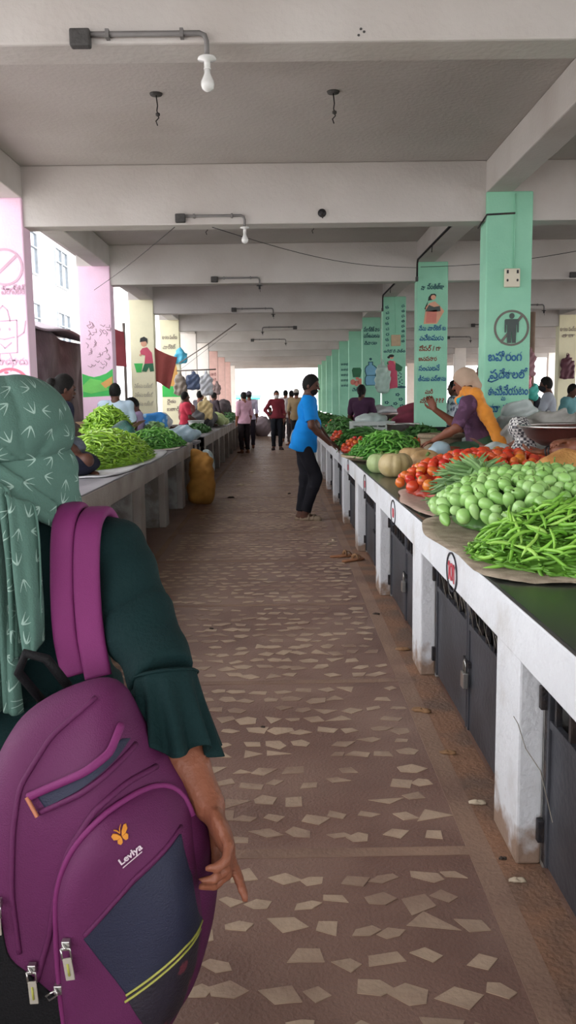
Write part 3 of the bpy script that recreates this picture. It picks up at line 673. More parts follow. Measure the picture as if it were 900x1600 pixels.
    if bottom:
        s = SDF()
        s.ell(lerp(J['pel'], J['wai'], .05), (.167*bw, .122, .12), None if not lean else np.array(Matrix.Rotation(-lean*.5, 3, 'X')))
        if skirt:
            if seated:
                s.ell((0, .14, .10), (.36, .30, .13)); s.ell((0, -.02, .14), (.22, .18, .16))
            else:
                s.cap((J['pel'][0], J['pel'][1], .98), (0, .0, skirt), .15, .22)
        elif seated:
            for q in 'LR': s.chain([J['h'+q], J['k'+q]], [.10, .075]); s.chain([J['k'+q], lerp(J['k'+q], J['a'+q], .85)], [.075, .055])
        else:
            for q in 'LR': s.chain([J['h'+q], J['k'+q]], [.098, .074]); s.cone(J['k'+q], lerp(J['k'+q], J['a'+q], .3), .074, .068); s.cap(lerp(J['k'+q], J['a'+q], .28), lerp(J['k'+q], J['a'+q], .96), .068, .058)
        if not seated: s.cut((0, 0, 1.02), (0, 0, 1))
        fin(s, 'skirt' if skirt else 'trousers', cloth(bottom), disp=wrk(wrinkle*.8, 22, 2, (.3, .4, 1)))
    # hair
    if hair:
        s = SDF(); s.ell(hp(0, -.006, .014), (.083, .100, .116), Mh, k=.01); s.cut(hp(0, .052, .03), Rh @ Vector((0, 1, -.55))); s.cut(hp(0, 0, -.05), Rh @ Vector((0, .55, -1)))
        if hair == 'bun': s.ell(hp(0, -.12, .02), (.048, .04, .045), Mh, k=.01)
        if hair == 'braid': s.chain([hp(0, -.10, -.03), hp(0, -.12, -.15), hp(.02, -.135, -.40)], [.032, .026, .014], k=.01)
        fin(s, 'hair', M_hair, k=.01, disp=lambda X, Y, Z: .0018*np.sin(140*X+30*np.sin(40*Z))*np.sin(120*Y))
    if hair == 'short_beard' or hair == 'beard': pass
    if mask:
        s = SDF(); s.ell(hp(0, .022, -.045), (.073, .088, .070), Mh, k=.01); s.ell(hp(0, .095, -.03), (.024, .02, .022), Mh, k=.02)
        s.cut(hp(0, 0, .0), Rh @ Vector((0, -.1, 1))); s.cut(hp(0, .0, 0), Rh @ Vector((0, -1, 0)))
        fin(s, 'face_mask', cloth(mask), k=.01)
    if headwear:
        kind, c = headwear; s = SDF()
        if kind == 'cap': s.ell(hp(0, -.004, .03), (.092, .108, .105), Mh); s.cone(hp(0, .09, .035), hp(0, .15, .028), .03, .02, k=.03); s.cut(hp(0, 0, .022), Rh @ Vector((0, .1, -1)))
        elif kind == 'wrap': s.ell(hp(0, -.014, .03), (.095, .112, .112), Mh); s.ell(hp(0, -.10, -.05), (.055, .045, .06), Mh); s.cut(hp(0, .06, .02), Rh @ Vector((0, 1, -.7)))
        elif kind == 'veil':
            s.ell(hp(0, -.014, .02), (.093, .108, .118), Mh); s.cone(hp(0, -.06, -.08), tuple(Vector(J['che'])+Rl @ Vector((0, -.10, 0))), .09, .12)
            s.cut(hp(0, .05, 0), Rh @ Vector((0, 1, -.1)))
        fin(s, {'cap': 'cap', 'wrap': 'head_wrap', 'veil': 'veil'}[kind], cloth(c), disp=wrk(.004, 50, 1))
    if shoes and not seated:
        for q, sx in (('L', -1), ('R', 1)):
            an = J['a'+q]; fd = Vector((sx*.25, 1, 0)).normalized(); sd = Vector((fd.y, -fd.x, 0)); z0 = an[2]-.085
            s = SDF(); s.cone(tuple(Vector((an[0], an[1], z0+.012))-fd*.035), tuple(Vector((an[0], an[1], z0+.012))+fd*.155), .040, .045); s.cut((0, 0, z0), (0, 0, -1)); s.cut((0, 0, z0+.016), (0, 0, 1))
            for pp in (.05, .11):
                c0 = Vector((an[0], an[1], z0+.02))+fd*pp; s.chain([tuple(c0-sd*.045), tuple(c0-sd*.03+Vector((0, 0, .04))), tuple(c0+Vector((0, 0, .055))), tuple(c0+sd*.03+Vector((0, 0, .04))), tuple(c0+sd*.045)], [.009]*5, k=.003)
            s.cuts = [(np.array((0, 0, z0)), np.array((0, 0, -1.)))]
            fin(s, 'sandal', cloth(shoes), hh=.009, k=.004)
    t['_J'] = 0; del t['_J']
    return t, J, A, k_, hp

# the man in the blue shirt: leaning with both hands on the counter edge, legs crossed
bx, by = .27, 9.86
BA = {'L': ((-.24, .10, 1.12), (-.10, .29, .90), (.1, 1, -.5), (0, 0, -1)), 'R': ((.23, .10, 1.11), (.08, .30, .895), (-.1, 1, -.55), (0, 0, -1))}
BL = dict(pel=(0, -.03, .94), hL=(-.09, -.03, .91), hR=(.09, -.03, .91), kL=(-.04, .0, .50), aL=(-.01, -.06, .085), kR=(.04, .13, .50), aR=(.05, .0, .085))
blue, J, A, kk, hp = person('person', 'person in a bright blue short-sleeved shirt leaning on the right counter with legs crossed', (bx, by, 0), -PI/2-.12, H=1.69, h=.0085, skin=M_skind,
    top='#1287dc', bottom='#191920', lean=.10, arms=BA, legs=BL, hem=.80, belly=.03, shoes='#8a7a68', head_yaw=-.2, head_pitch=.15, sleeve=.8, wrinkle=.004)
s = SDF(); s.ell(hp(0, .038, -.062), (.058, .062, .055), None, k=.01); s.cut(hp(0, .03, -.02), (0, -.3, 1))
for i, q in enumerate(s.p): q = list(q); q[1] = q[1]*kk; s.p[i] = tuple(q)
s.cuts = [(a*kk, n) for a, n in s.cuts]
s.build('beard', M_hair, blue, .007, .01)
MB().tube([tuple(np.array(A['L'][1])*kk+np.array((.036*math.cos(a)*1, .012*math.cos(a), .034*math.sin(a)))) for a in [i*PI/6 for i in range(13)]], .006, 6).build('bracelet', M_steel, blue)
s = SDF()
for sx in (-1, 1):
    s.chain([tuple(np.array(J['nek'])*kk+np.array((sx*.07, -.03, -.0))), tuple(np.array(J['nek'])*kk+np.array((sx*.055, .05, -.015))), tuple(np.array(J['nek'])*kk+np.array((sx*.015, .085, -.05)))], [.018, .018, .014], k=.005)
s.build('collar', cloth('#1b93e6'), blue, .008, .005)

# centre of the aisle
person('person', 'person in a dark red long-sleeved top and slim black trousers walking in the aisle', (-.13, 23.9, 0), PI+.1, H=1.66, h=.018, top='#6e2530', bottom='#20222a', sleeve=1.9, bw=.9, mask='#c9c4c4', shoes='#3a3030',
       arms={'R': ((.33, -.08, 1.14), (.20, .02, .95), (-.5, .3, -.8), (-1, 0, 0))}, hem=.9)
person('person', 'person in a beige shirt seen from behind, carrying a white bag beside the blue-shirted man', (.44, 24.6, 0), -.15, H=1.70, h=.02, top='#a58f6e', bottom='#3a3638', sleeve=1.2, headwear=('cap', '#b0a8a0'), hem=.8)
person('person', 'person in a white shirt turned left behind the beige-shirted one', (.32, 26.2, 0), .5, H=1.68, h=.022, top='#bdb5b5', bottom='#4a4246', sleeve=1.3)
person('person', 'person in a pale grey shirt, partly hidden by the dark red top', (.15, 28.5, 0), -.4, H=1.72, h=.024, top='#b9aeb1', bottom='#3c3438', sleeve=1.0)
person('person', 'person in a pink shirt and dark trousers standing at the end of the left counter', (-.99, 22.6, 0), .6, H=1.62, h=.018, top='#d0a3b6', bottom='#2a2226', sleeve=1.3, mask='#d9d4d4', hem=.82)
person('person', 'person in a pale lavender shirt behind the pink-shirted shopper', (-.93, 24.8, 0), .2, H=1.66, h=.02, top='#c2b8d0', bottom='#2c2430', sleeve=1.3, headwear=('cap', '#5a5560'))
person('person', 'person in dark clothes among the crowd at the far end of the left counter', (-1.25, 29.5, 0), 2.6, H=1.68, h=.024, top='#4a3c44', bottom='#242024', sleeve=1.8, skirt=None)
person('person', 'person in black clothes crouching by the bright far opening', (-.25, 33.3, -.30), 2.4, H=1.5, h=.024, top='#1e1c22', bottom='#18161a', sleeve=1.9, lean=.5)

# sellers on the left platform (seat height .80)
ZP = .8
person('person', 'seller in dark clothes with a red hair flower behind the yellow-green chilli heap', (-1.93, 7.0, ZP), -1.0, H=1.62, h=.013, top='#23283c', bottom='#1f2233', seated=True, skirt=1, hair='bun', sleeve=1.2, skin=M_skind, lean=.25)
person('person', 'seller in a pale blue shirt sitting with back turned by the painted hills column', (-2.18, 11.3, ZP), .25, H=1.62, h=.014, top='#b9cfe0', bottom='#3a4152', seated=True, sleeve=.8, lean=.15, skin=M_skind)
person('person', 'seller in a lavender top with bowed head next to the bright blue sack', (-1.95, 12.3, ZP-.12), 1.9, H=1.55, h=.014, top='#a795b5', bottom='#5a4a60', seated=True, sleeve=.8, lean=.3, head_pitch=.4, skin=M_skind)
person('person', 'person in a yellow shirt bending far forward beside the boy painting', (-2.42, 14.0, -.0), 2.3, H=1.66, h=.014, top='#c9bf7d', bottom='#554338', lean=1.25, sleeve=.8, skin=M_skind,
       arms={'L': ((-.2, .62, .86), (-.18, .66, .60), (0, .1, -1), (1, 0, 0)), 'R': ((.2, .62, .86), (.18, .66, .60), (0, .1, -1), (-1, 0, 0))}, hem=.88)
person('person', 'young seller in a bright red shirt behind the blue crates of the far left counter', (-1.98, 17.6, ZP), -1.2, H=1.5, h=.018, top='#c23a50', bottom='#46303a', seated=True, sleeve=.8, skin=M_skind)
person('person', 'seller with only head and shoulders showing above a long grey bundle', (-1.95, 20.6, ZP), -.8, H=1.6, h=.02, top='#4d4a52', bottom='#3a3640', seated=True, sleeve=1.6, skin=M_skin)
person('person', 'dark-clothed seller at the far end of the left platform by the pink columns', (-2.0, 25.5, ZP), -1.0, H=1.6, h=.022, top='#3b3238', bottom='#2b262b', seated=True, sleeve=1.6, skin=M_skind)

# sellers on the right platform
OA = {'L': ((-.36, .10, .33), (-.10, .40, .30), (.3, 1, .2), (0, 0, -1)), 'R': ((.20, .30, .33), (.05, .52, .52), (-.2, .5, .8), (-1, 0, 0))}
ob, J, A, kk, hp = person('person', 'seller in a purple blouse, orange shoulder cloth and beige head wrap, one hand raised', (1.74, 7.35, ZP), 1.25, H=1.62, h=.010, top='#54394f', bottom='#3c5a44', seated=True, skirt=1, lean=.25, sleeve=.95, headwear=('wrap', '#b8a08c'),
    arms={'L': ((-.28, .20, .36), (-.18, .42, .24), (.2, 1, -.3), (0, 0, -1)), 'R': ((.26, .22, .34), (.16, .46, .52), (0, .4, .9), (-1, 0, 0))}, topc2='#6b4b68')
s = SDF(); c = np.array(J['sR']); cc = np.array(J['che'])
c = np.array(J['sL']); s.chain([c+(.20, .10, .0), c+(.12, .02, .075), c+(.05, -.06, .05), c+(.02, -.15, -.12), c+(.0, -.27, -.33), c+(-.02, -.38, -.52)], [.035, .040, .046, .052, .050, .040], k=.05)
s.build('shoulder_cloth', mat('cloth_orange', '#d98a2b', .8, .1, 10, .3, 160, sheen=.2), ob, .010, .03, disp=wrk(.004, 80, 0, (1, .8, -.1)))
s = SDF().chain([tuple(np.array(J['nek'])+(.05, .06, -.03)), tuple(np.array(J['nek'])+(-.02, .085, -.05)), tuple(np.array(J['nek'])+(-.07, .03, -.02))], [.03, .032, .028], k=.01)
s.build('neck_cloth', cloth('#2f9aa8'), ob, .008, .01)
person('person', 'seller in dark blue with black hair sitting just behind the orange shoulder cloth', (2.12, 8.75, ZP+.03), 1.9, H=1.72, h=.014, top='#2e4257', bottom='#222833', seated=True, sleeve=1.2, skin=M_skind, lean=.05, hem=.86)
person('person', 'seller in a dark purple top with her back turned, behind the blue-shirted man', (1.42, 15.1, ZP), -.4, H=1.6, h=.018, top='#4a3048', bottom='#3a2838', seated=True, hair='braid', sleeve=.9, skin=M_skind)
person('person', 'seller in a maroon blouse with hair in a bun below the painted water can', (2.15, 16.6, ZP), 1.7, H=1.6, h=.018, top='#6b3d48', bottom='#4c2f36', seated=True, hair='bun', sleeve=.9, skin=M_skind)
person('person', 'person wearing a pink veil far behind the purple-topped seller', (2.05, 20.5, ZP), .3, H=1.62, h=.02, top='#c06a86', bottom='#a85a78', seated=True, headwear=('veil', '#c8708c'), sleeve=1.5)
person('person', 'seller in striped white and dark clothes behind the maroon cloth', (2.5, 12.3, ZP), 1.2, H=1.6, h=.016, top='#b8bfc8', bottom='#39424f', seated=True, sleeve=.9, topc2='#4a5566', skin=M_skind)
person('person', 'standing person in a pale grey shirt and dark mask in the next aisle', (4.15, 13.1, 0), 1.25, H=1.70, h=.013, top='#a5acb6', bottom='#2c2f36', sleeve=1.0, mask='#26262a', skin=M_skind, lean=.12, 
       arms={'L': ((-.18, .18, 1.12), (-.1, .38, 1.18), (.2, 1, .3), (0, 0, -1)), 'R': ((.2, .16, 1.1), (.12, .38, 1.16), (-.2, 1, .3), (0, 0, -1))})
person('person', 'person in dark clothes seen beyond the grey-shirted one', (4.9, 16.5, 0), 1.6, H=1.64, h=.018, top='#3a3c44', bottom='#2a2b30', sleeve=1.5, skin=M_skind)
person('person', 'person in teal at the right edge below the cream column', (5.0, 15.0, 0), -2.4, H=1.62, h=.016, top='#5f8f93', bottom='#5a3540', sleeve=.9, skin=M_skind, lean=.2)
# seller whose arm reaches in from the right edge over the tomatoes
hs, J, A, kk, hp = person('person', 'seller at the right edge whose bangled arm reaches out over the tomatoes', (2.03, 4.72, ZP), PI/2, H=1.62, h=.0085, skin=M_skin, top='#7a4a3a', bottom='#6a5a48', seated=True, skirt=1, sleeve=.9, lean=.2, hair='bun',
    arms={'L': ((-.12, .36, .34), (.12, .545, .295), (.12, 1, .05), (0, .05, 1)), 'R': ((.22, .28, .32), (.02, .42, .36), (-.3, 1, .1), (0, 0, -1))})
w = np.array(A['L'][1])*kk; e = np.array(A['L'][0])*kk; ax = (e-w)/np.linalg.norm(e-w)
for i, off in enumerate((.02, .04)):
    c = w+ax*off; M = Vector(ax).to_track_quat('Z', 'Y').to_matrix()
    MB().tube([tuple(Vector(c)+M @ Vector((.040*math.cos(a), .034*math.sin(a), 0))) for a in [j*PI/8 for j in range(17)]], .005, 6).build('bangle', M_iron, hs)
# ================================================================ the woman in front, seen from behind, and her backpack
def sprig_mat(name, base, pale, cell=.043):
    m = mat(name, base, .9, .08, 10, .25, 260, spec=.25); nt = m.node_tree; N = nt.nodes; L = nt.links
    def M(op, a, b=None):
        n = N.new('ShaderNodeMath'); n.operation = op
        for i, q in enumerate((a, b)):
            if q is None: continue
            if isinstance(q, (int, float)): n.inputs[i].default_value = q
            else: L.new(q, n.inputs[i])
        return n.outputs[0]
    uv = N.new('ShaderNodeUVMap'); uv.uv_map = 'uv'
    sc = N.new('ShaderNodeVectorMath'); sc.operation = 'SCALE'; L.new(uv.outputs[0], sc.inputs[0]); sc.inputs['Scale'].default_value = 1/cell
    vo = N.new('ShaderNodeTexVoronoi'); vo.voronoi_dimensions = '2D'; vo.inputs['Scale'].default_value = 1; vo.inputs['Randomness'].default_value = .45
    L.new(sc.outputs[0], vo.inputs['Vector'])
    sb = N.new('ShaderNodeVectorMath'); sb.operation = 'SUBTRACT'; L.new(sc.outputs[0], sb.inputs[0]); L.new(vo.outputs['Position'], sb.inputs[1])
    sp = N.new('ShaderNodeSeparateColor'); L.new(vo.outputs['Color'], sp.inputs[0])
    ro = N.new('ShaderNodeVectorRotate'); ro.rotation_type = 'Z_AXIS'; L.new(sb.outputs[0], ro.inputs['Vector']); L.new(M('MULTIPLY', sp.outputs[0], 6.28), ro.inputs['Angle'])
    sx = N.new('ShaderNodeSeparateXYZ'); L.new(ro.outputs[0], sx.inputs[0]); a = M('ABSOLUTE', sx.outputs[0]); b = M('ADD', sx.outputs[1], .22)
    w = .030
    def stroke(ang, ln, curve):
        c, s = math.cos(ang), math.sin(ang)
        p = M('SUBTRACT', M('MULTIPLY', a, c), M('MULTIPLY', b, s)); q = M('ADD', M('MULTIPLY', a, s), M('MULTIPLY', b, c))
        p = M('ADD', p, M('MULTIPLY', M('MULTIPLY', q, q), curve))
        taper = M('MULTIPLY', M('SUBTRACT', ln+.08, q), w*2.2)
        return M('MULTIPLY', M('LESS_THAN', M('ABSOLUTE', p), M('MINIMUM', taper, w)), M('MULTIPLY', M('GREATER_THAN', q, 0), M('LESS_THAN', q, ln)))
    f = M('MAXIMUM', stroke(0, .5, 0), stroke(.75, .5, .35)); f = M('MULTIPLY', f, .75)
    mx = N.new('ShaderNodeMix'); mx.data_type = 'RGBA'; bs = N['Principled BSDF']; src = bs.inputs['Base Color'].links[0].from_socket
    L.new(f, mx.inputs['Factor']); L.new(src, mx.inputs['A']); mx.inputs['B'].default_value = (*srgb(pale), 1); L.new(mx.outputs['Result'], bs.inputs['Base Color'])
    return m
M_scarf = sprig_mat('sage_scarf_cloth', '#4f6d63', '#a3bdb2')
def set_uv(o, cx, cy, r):
    me = o.data; uv = me.uv_layers.new(name='uv')
    for lp in me.loops:
        x, y, z = me.vertices[lp.vertex_index].co; uv.data[lp.index].uv = (math.atan2(x-cx, -(y-cy))*r, z)
WX, WY = -.50, 1.62
M_topg = mat('dark_bottle_green_cloth', '#0a2425', .85, .1, 6, .25, 160, spec=.2)
M_purple = mat('purple_nylon', '#541b46', .68, .06, 5, .22, 420, spec=.3); M_strap = mat('purple_strap_pad', '#6e255b', .68, .05, 5, .2, 500, spec=.3)
M_navyc = mat('navy_nylon', '#121731', .65, .08, 6, .25, 420); M_blk = mat('black_nylon', '#0a0a0d', .75, .1, 8, .25, 300, spec=.25)
M_yel = mat('yellow_braid', '#9a9a45', .6, .1); M_tag = mat('grey_zip_tape', '#9a9488', .6, .1, 40); M_oran = mat('orange_embroidery', '#c77f1c', .6, .1, 60); M_wht = mat('pale_embroidery', '#cdbcc6', .6, .05)
wm = thing('person', 'large person in the foreground seen from behind, with a sage leaf-patterned headscarf and dark green ruffled sleeve', 'person', (WX, WY, 0))
wm['label'] = 'foreground person seen from behind in a sage leaf-patterned headscarf and dark green top'
loc = (WX, WY, 0)
b = SDF()   # body, one continuous figure
b.cone((-.50, 1.61, 1.20), (-.51, 1.61, 1.30), .05, .048); b.ell((-.51, 1.62, 1.34), (.085, .095, .105), k=.01); b.cone((-.452, 1.69, 1.34), (-.440, 1.70, 1.325), .008, .012, k=.01)
b.cone((-.62, 1.61, 1.125), (-.36, 1.60, 1.125), .05, .05); b.ell((-.49, 1.62, 1.02), (.15, .09, .16)); b.ell((-.49, 1.63, .84), (.13, .09, .13)); b.ell((-.49, 1.63, .76), (.155, .11, .11))
b.chain([(-.325, 1.60, 1.12), (-.262, 1.49, 1.0), (-0.198, 1.370, 0.896)], [.048, .038, .036]); b.chain([(-0.198, 1.370, 0.896), (-0.163, 1.325, 0.812), (-0.124, 1.275, 0.763)], [.036, .034, .026], k=.015)
hand_sdf(b, (-0.124, 1.275, 0.763), (.40, -.62, -.55), (-1, -.30, -.25), .80, .97, side=1, point=0)
b.chain([(-.66, 1.60, 1.12), (-.74, 1.60, .92), (-.72, 1.66, .72)], [.05, .042, .026]); hand_sdf(b, (-.72, 1.66, .72), (0, .2, -1), (1, 0, 0), .5, .9, side=-1)
for sx, yy in ((-.57, 1.70), (-.41, 1.56)):
    b.chain([(sx, 1.63, .74), (sx, yy, .41), (sx, yy-.04, .08)], [.08, .055, .036]); b.cone((sx, yy-.06, .035), (sx+.01, yy+.13, .026), .034, .026)
b.build('body', mat('warm_brown_skin', '#7e4d39', .5, .08, 18, .2, 90, spec=.35), wm, .0065, .02, local=loc)
s = SDF()   # top
s.cone((-.62, 1.61, 1.12), (-.36, 1.60, 1.12), .066, .066); s.ell((-.49, 1.62, 1.02), (.170, .112, .18)); s.ell((-.49, 1.63, .84), (.155, .112, .15)); s.cap((-.49, 1.63, .86), (-.49, 1.63, .52), .16, .20)
s.chain([(-.322, 1.60, 1.118), (-.262, 1.49, 1.0)], [.066, .058]); s.cap((-.262, 1.49, 1.0), (-0.204, 1.385, 0.936), .058, .056)
s.chain([(-.66, 1.60, 1.12), (-.74, 1.60, .92)], [.06, .056]); s.cap((-.74, 1.60, .92), (-.735, 1.62, .84), .056, .056)
s.cut((-.5, 1.6, 1.215), (0, 0, 1))
s.build('top', M_topg, wm, .007, .03, disp=wrk(.004, 32, 1, (.7, .6, .9)), local=loc)
# flounce of the sleeve
v = []; f = []; n = 96; m = 14; A0 = Vector((-0.204, 1.385, 0.936))+Vector((-.002, .004, .006)); A1 = Vector((-0.189, 1.335, 0.835)); ax = (A1-A0).normalized(); U = Vector((1, 0, .12)); U = (U-ax*U.dot(ax)).normalized(); Wv = ax.cross(U)
for j in range(m):
    t = j/(m-1); c = A0.lerp(A1, t)
    for i in range(n):
        a = 2*PI*i/n; r = .0560+.013*t**1.2+(.0035+.011*t)*math.sin(11*a+.8*math.sin(3*a)+.5*t)*t**.6; c2 = c+U*.004*t
        v.append(tuple(c2+Vector((0, 0, -.008*t*t))+r*(math.cos(a)*U+math.sin(a)*Wv)+ax*(.010*math.sin(5*a+1)+.012*math.cos(a-.4))*t-Vector(loc)))
for j in range(m-1):
    for i in range(n): f.append((j*n+i, j*n+(i+1) % n, (j+1)*n+(i+1) % n, (j+1)*n+i))
o = link('sleeve_flounce', pmesh('sleeve_flounce', v, f), M_topg, wm); md = o.modifiers.new('sol', 'SOLIDIFY'); md.thickness = .002
MB().tube([tuple(A0+ax*.004+.0580*(math.cos(a)*U+math.sin(a)*Wv)-Vector(loc)) for a in [i*PI/16 for i in range(33)]], .0022, 6, cap=False).build('sleeve_seam', M_topg, wm)
s = SDF()
for sx, yy in ((-.57, 1.70), (-.41, 1.56)): s.chain([(sx, 1.63, .74), (sx, yy, .41)], [.092, .075]); s.cap((sx, yy, .41), (sx, yy-.035, .12), .075, .07)
s.build('trousers', cloth('#15181c'), wm, .011, .03, disp=wrk(.004, 25, 1), local=loc)
# headscarf: dome, face wrap, twisted band, hanging tails
K = (-.455, 1.31)
s = SDF(); s.ell((-.512, 1.615, 1.352), (.115, .128, .104), k=.01)
def dome(X, Y, Z):
    th = np.arctan2(Z-K[1]+.03, X-K[0]-.0); g = np.clip((Z-1.275)/.05, 0, 1)
    rd = np.sqrt((X-K[0])**2+(Z-K[1]+.03)**2)
    return (.0125*np.abs(np.sin(5.2*th+.9*np.sin(20*rd)))**.4*-1+.0108)*g*np.clip((1.66-Y)/.06, 0, 1)*np.clip((1.47-Z)/.05, 0, 1)+.002*np.sin(40*X+20*Z)
s.cut((-.5, 1.6, 1.296), (.05, 0, -1))
d1 = s.build('headscarf', M_scarf, wm, .0045, .01, disp=dome, local=loc); set_uv(d1, 0, 0, .118)
s = SDF(); s.ell((-.505, 1.622, 1.270), (.108, .118, .085), k=.02); s.cone((-.50, 1.60, 1.24), (-.53, 1.58, 1.18), .085, .09, k=.03); s.cone((-.445, 1.63, 1.24), (-.418, 1.61, 1.185), .050, .030, k=.04)
s.cone((-.475, 1.70, 1.25), (-.47, 1.70, 1.14), .06, .07, k=.03)
s.cut((-.4, 1.6, 1.172), (-.35, 0, -1)); s.cut((0, 0, 1.315), (0, 0, 1))
def fl(X, Y, Z): return .0022*np.sin(60*(X*.7+Z))+.006*(1-np.abs(np.sin(19*(X*.9+Z*1.15)+1.2))**.4)*np.clip((1.30-Z)/.03, 0, 1)
d2 = s.build('face_wrap', M_scarf, wm, .0045, .02, disp=fl, local=loc); set_uv(d2, 0, 0, .118)
s = SDF()
for i, (dz, dy, r) in enumerate(((.0, -.004, .013), (-.018, -.010, .012), (.017, .002, .011), (-.034, -.006, .010))):
    s.chain([(-.63, 1.56, 1.335+dz), (-.585, 1.508+dy, 1.318+dz), (-.53, 1.488+dy, 1.288+dz), (-.47, 1.500+dy, 1.247+dz*.8), (-.42, 1.545+dy, 1.203+dz*.6)], [r, r, r, r*.9, r*.7], k=.004)
d3 = s.build('twisted_band', M_scarf, wm, .0045, .004, disp=lambda X, Y, Z: .0018*np.sin(90*(X*.8+Z*1.1)), local=loc); set_uv(d3, 0, 0, .118)
def drape(name, top, bot, y0, y1, nf, amp, ph, nu=70, nv=50, ragged=.006):
    """hanging cloth: top/bottom edges given as two (x, z) ends, gathered at the top"""
    v = []; f = []
    for j in range(nv):
        t = j/(nv-1)
        for i in range(nu):
            u = i/(nu-1); xa = top[0][0]+(top[1][0]-top[0][0])*u; za = top[0][1]+(top[1][1]-top[0][1])*u
            xb = bot[0][0]+(bot[1][0]-bot[0][0])*u; zb = bot[0][1]+(bot[1][1]-bot[0][1])*u+ragged*math.sin(9*u+ph)
            e = t**.55; x = xa+(xb-xa)*e; z = za+(zb-za)*t
            y = y0+(y1-y0)*t-amp*(.5+.5*t)*(math.sin(nf*PI*u+ph+.9*math.sin(2.2*t+ph))+.4*math.sin(2.3*nf*PI*u+1.5*t))-.018*math.sin(PI*u)
            v.append((x-loc[0]+.006*math.sin(nf*2*u+3*t), y-loc[1], z))
    for j in range(nv-1):
        for i in range(nu-1): f.append((j*nu+i, j*nu+i+1, (j+1)*nu+i+1, (j+1)*nu+i))
    o = link(name, pmesh(name, v, f), M_scarf, wm); me = o.data; uv = me.uv_layers.new(name='uv')
    for lp in me.loops:
        i = lp.vertex_index % nu; j = lp.vertex_index//nu; uv.data[lp.index].uv = (i/nu*.16+ph*.1, me.vertices[lp.vertex_index].co.z)
    md = o.modifiers.new('sol', 'SOLIDIFY'); md.thickness = .003; return o
drape('scarf_tail', ((-.505, 1.272), (-.440, 1.225)), ((-.470, .955), (-.418, .985)), 1.475, 1.435, 3.6, .017, .4)
drape('scarf_tail', ((-.60, 1.30), (-.50, 1.262)), ((-.60, .83), (-.462, .865)), 1.480, 1.455, 4.5, .019, 2.0)
drape('scarf_tail', ((-.67, 1.28), (-.58, 1.29)), ((-.74, .84), (-.58, .80)), 1.500, 1.475, 4.0, .012, 3.4)

# ---------------------------------------------------------------- backpack
BAG = [ (-0.428, 0.896), (-0.369, 0.941), (-0.293, 0.966), (-0.256, 0.950), (-0.229, 0.898), (-0.194, 0.839), (-0.155, 0.786), (-0.126, 0.721), (-0.115, 0.644), (-0.120, 0.578), (-0.135, 0.511), (-0.164, 0.433), (-0.225, 0.359), (-0.312, 0.297), (-0.419, 0.276), (-0.500, 0.336), (-0.535, 0.440), (-0.522, 0.564), (-0.498, 0.695), (-0.471, 0.812) ]
POCKET = [ (-0.332, 0.401), (-0.340, 0.513), (-0.340, 0.597), (-0.339, 0.679), (-0.323, 0.730), (-0.298, 0.771), (-0.261, 0.805), (-0.220, 0.818), (-0.186, 0.810), (-0.164, 0.791), (-0.151, 0.763), (-0.147, 0.741), (-0.138, 0.666), (-0.135, 0.598), (-0.144, 0.525), (-0.172, 0.451), (-0.241, 0.321), (-0.312, 0.324) ]
def resamp(P, n, smooth=True):
    P = [np.array(p, float) for p in P]; m = len(P); out = []
    for i in range(m):
        a, b, c, d = P[i-1], P[i], P[(i+1) % m], P[(i+2) % m]
        for q in range(12):
            t = q/12
            out.append(.5*((2*b)+(-a+c)*t+(2*a-5*b+4*c-d)*t*t+(-a+3*b-3*c+d)*t**3) if smooth else b+(c-b)*t)
    out = np.array(out); L = np.r_[0, np.cumsum(np.linalg.norm(np.roll(out, -1, 0)-out, axis=1))]
    s = np.linspace(0, L[-1], n, endpoint=False); X = np.r_[out[:, 0], out[0, 0]]; Z = np.r_[out[:, 1], out[0, 1]]
    return np.stack([np.interp(s, L, X), np.interp(s, L, Z)], 1)
class Puff:
    def __init__(s, P, c=None, rim=.45, ex=.5):
        s.o = resamp(P, 128); s.c = np.array(c) if c is not None else s.o.mean(0); s.rim = rim; s.ex = ex
        d = s.o-s.c; s.th = np.arctan2(d[:, 1], d[:, 0]); s.R = np.hypot(d[:, 0], d[:, 1]); k = np.argsort(s.th); s.th = s.th[k]; s.R = s.R[k]
    def prof(s, x, z):
        th = math.atan2(z-s.c[1], x-s.c[0]); R = float(np.interp(th, s.th, s.R, period=2*PI)); e = 1-math.hypot(x-s.c[0], z-s.c[1])/R
        if e <= 0: return 0
        q = min(e/s.rim, 1); return (1-(1-q)**2)**s.ex
main = Puff(BAG, (-.32, .62), .5); pock = Puff(POCKET, (-.235, .63), .28)
YM = 1.30
def fold(x, z): return .010*math.sin(38*(x*.9-z*.5)+2*math.sin(9*z))*max(0, min(1, (.30+x*-1-.02)*6))*max(0, min(1, (z-.5)*4))
def yM(x, z): return YM-.125*main.prof(x, z)-fold(x, z)*min(1, main.prof(x, z)*2)
def yP(x, z): return yM(x, z)-.040*pock.prof(x, z)
bp = thing('backpack', 'purple and navy backpack with an orange butterfly hanging from the foreground person', 'backpack', (-.32, YM, .3))
bl = (-.32, YM, .3)
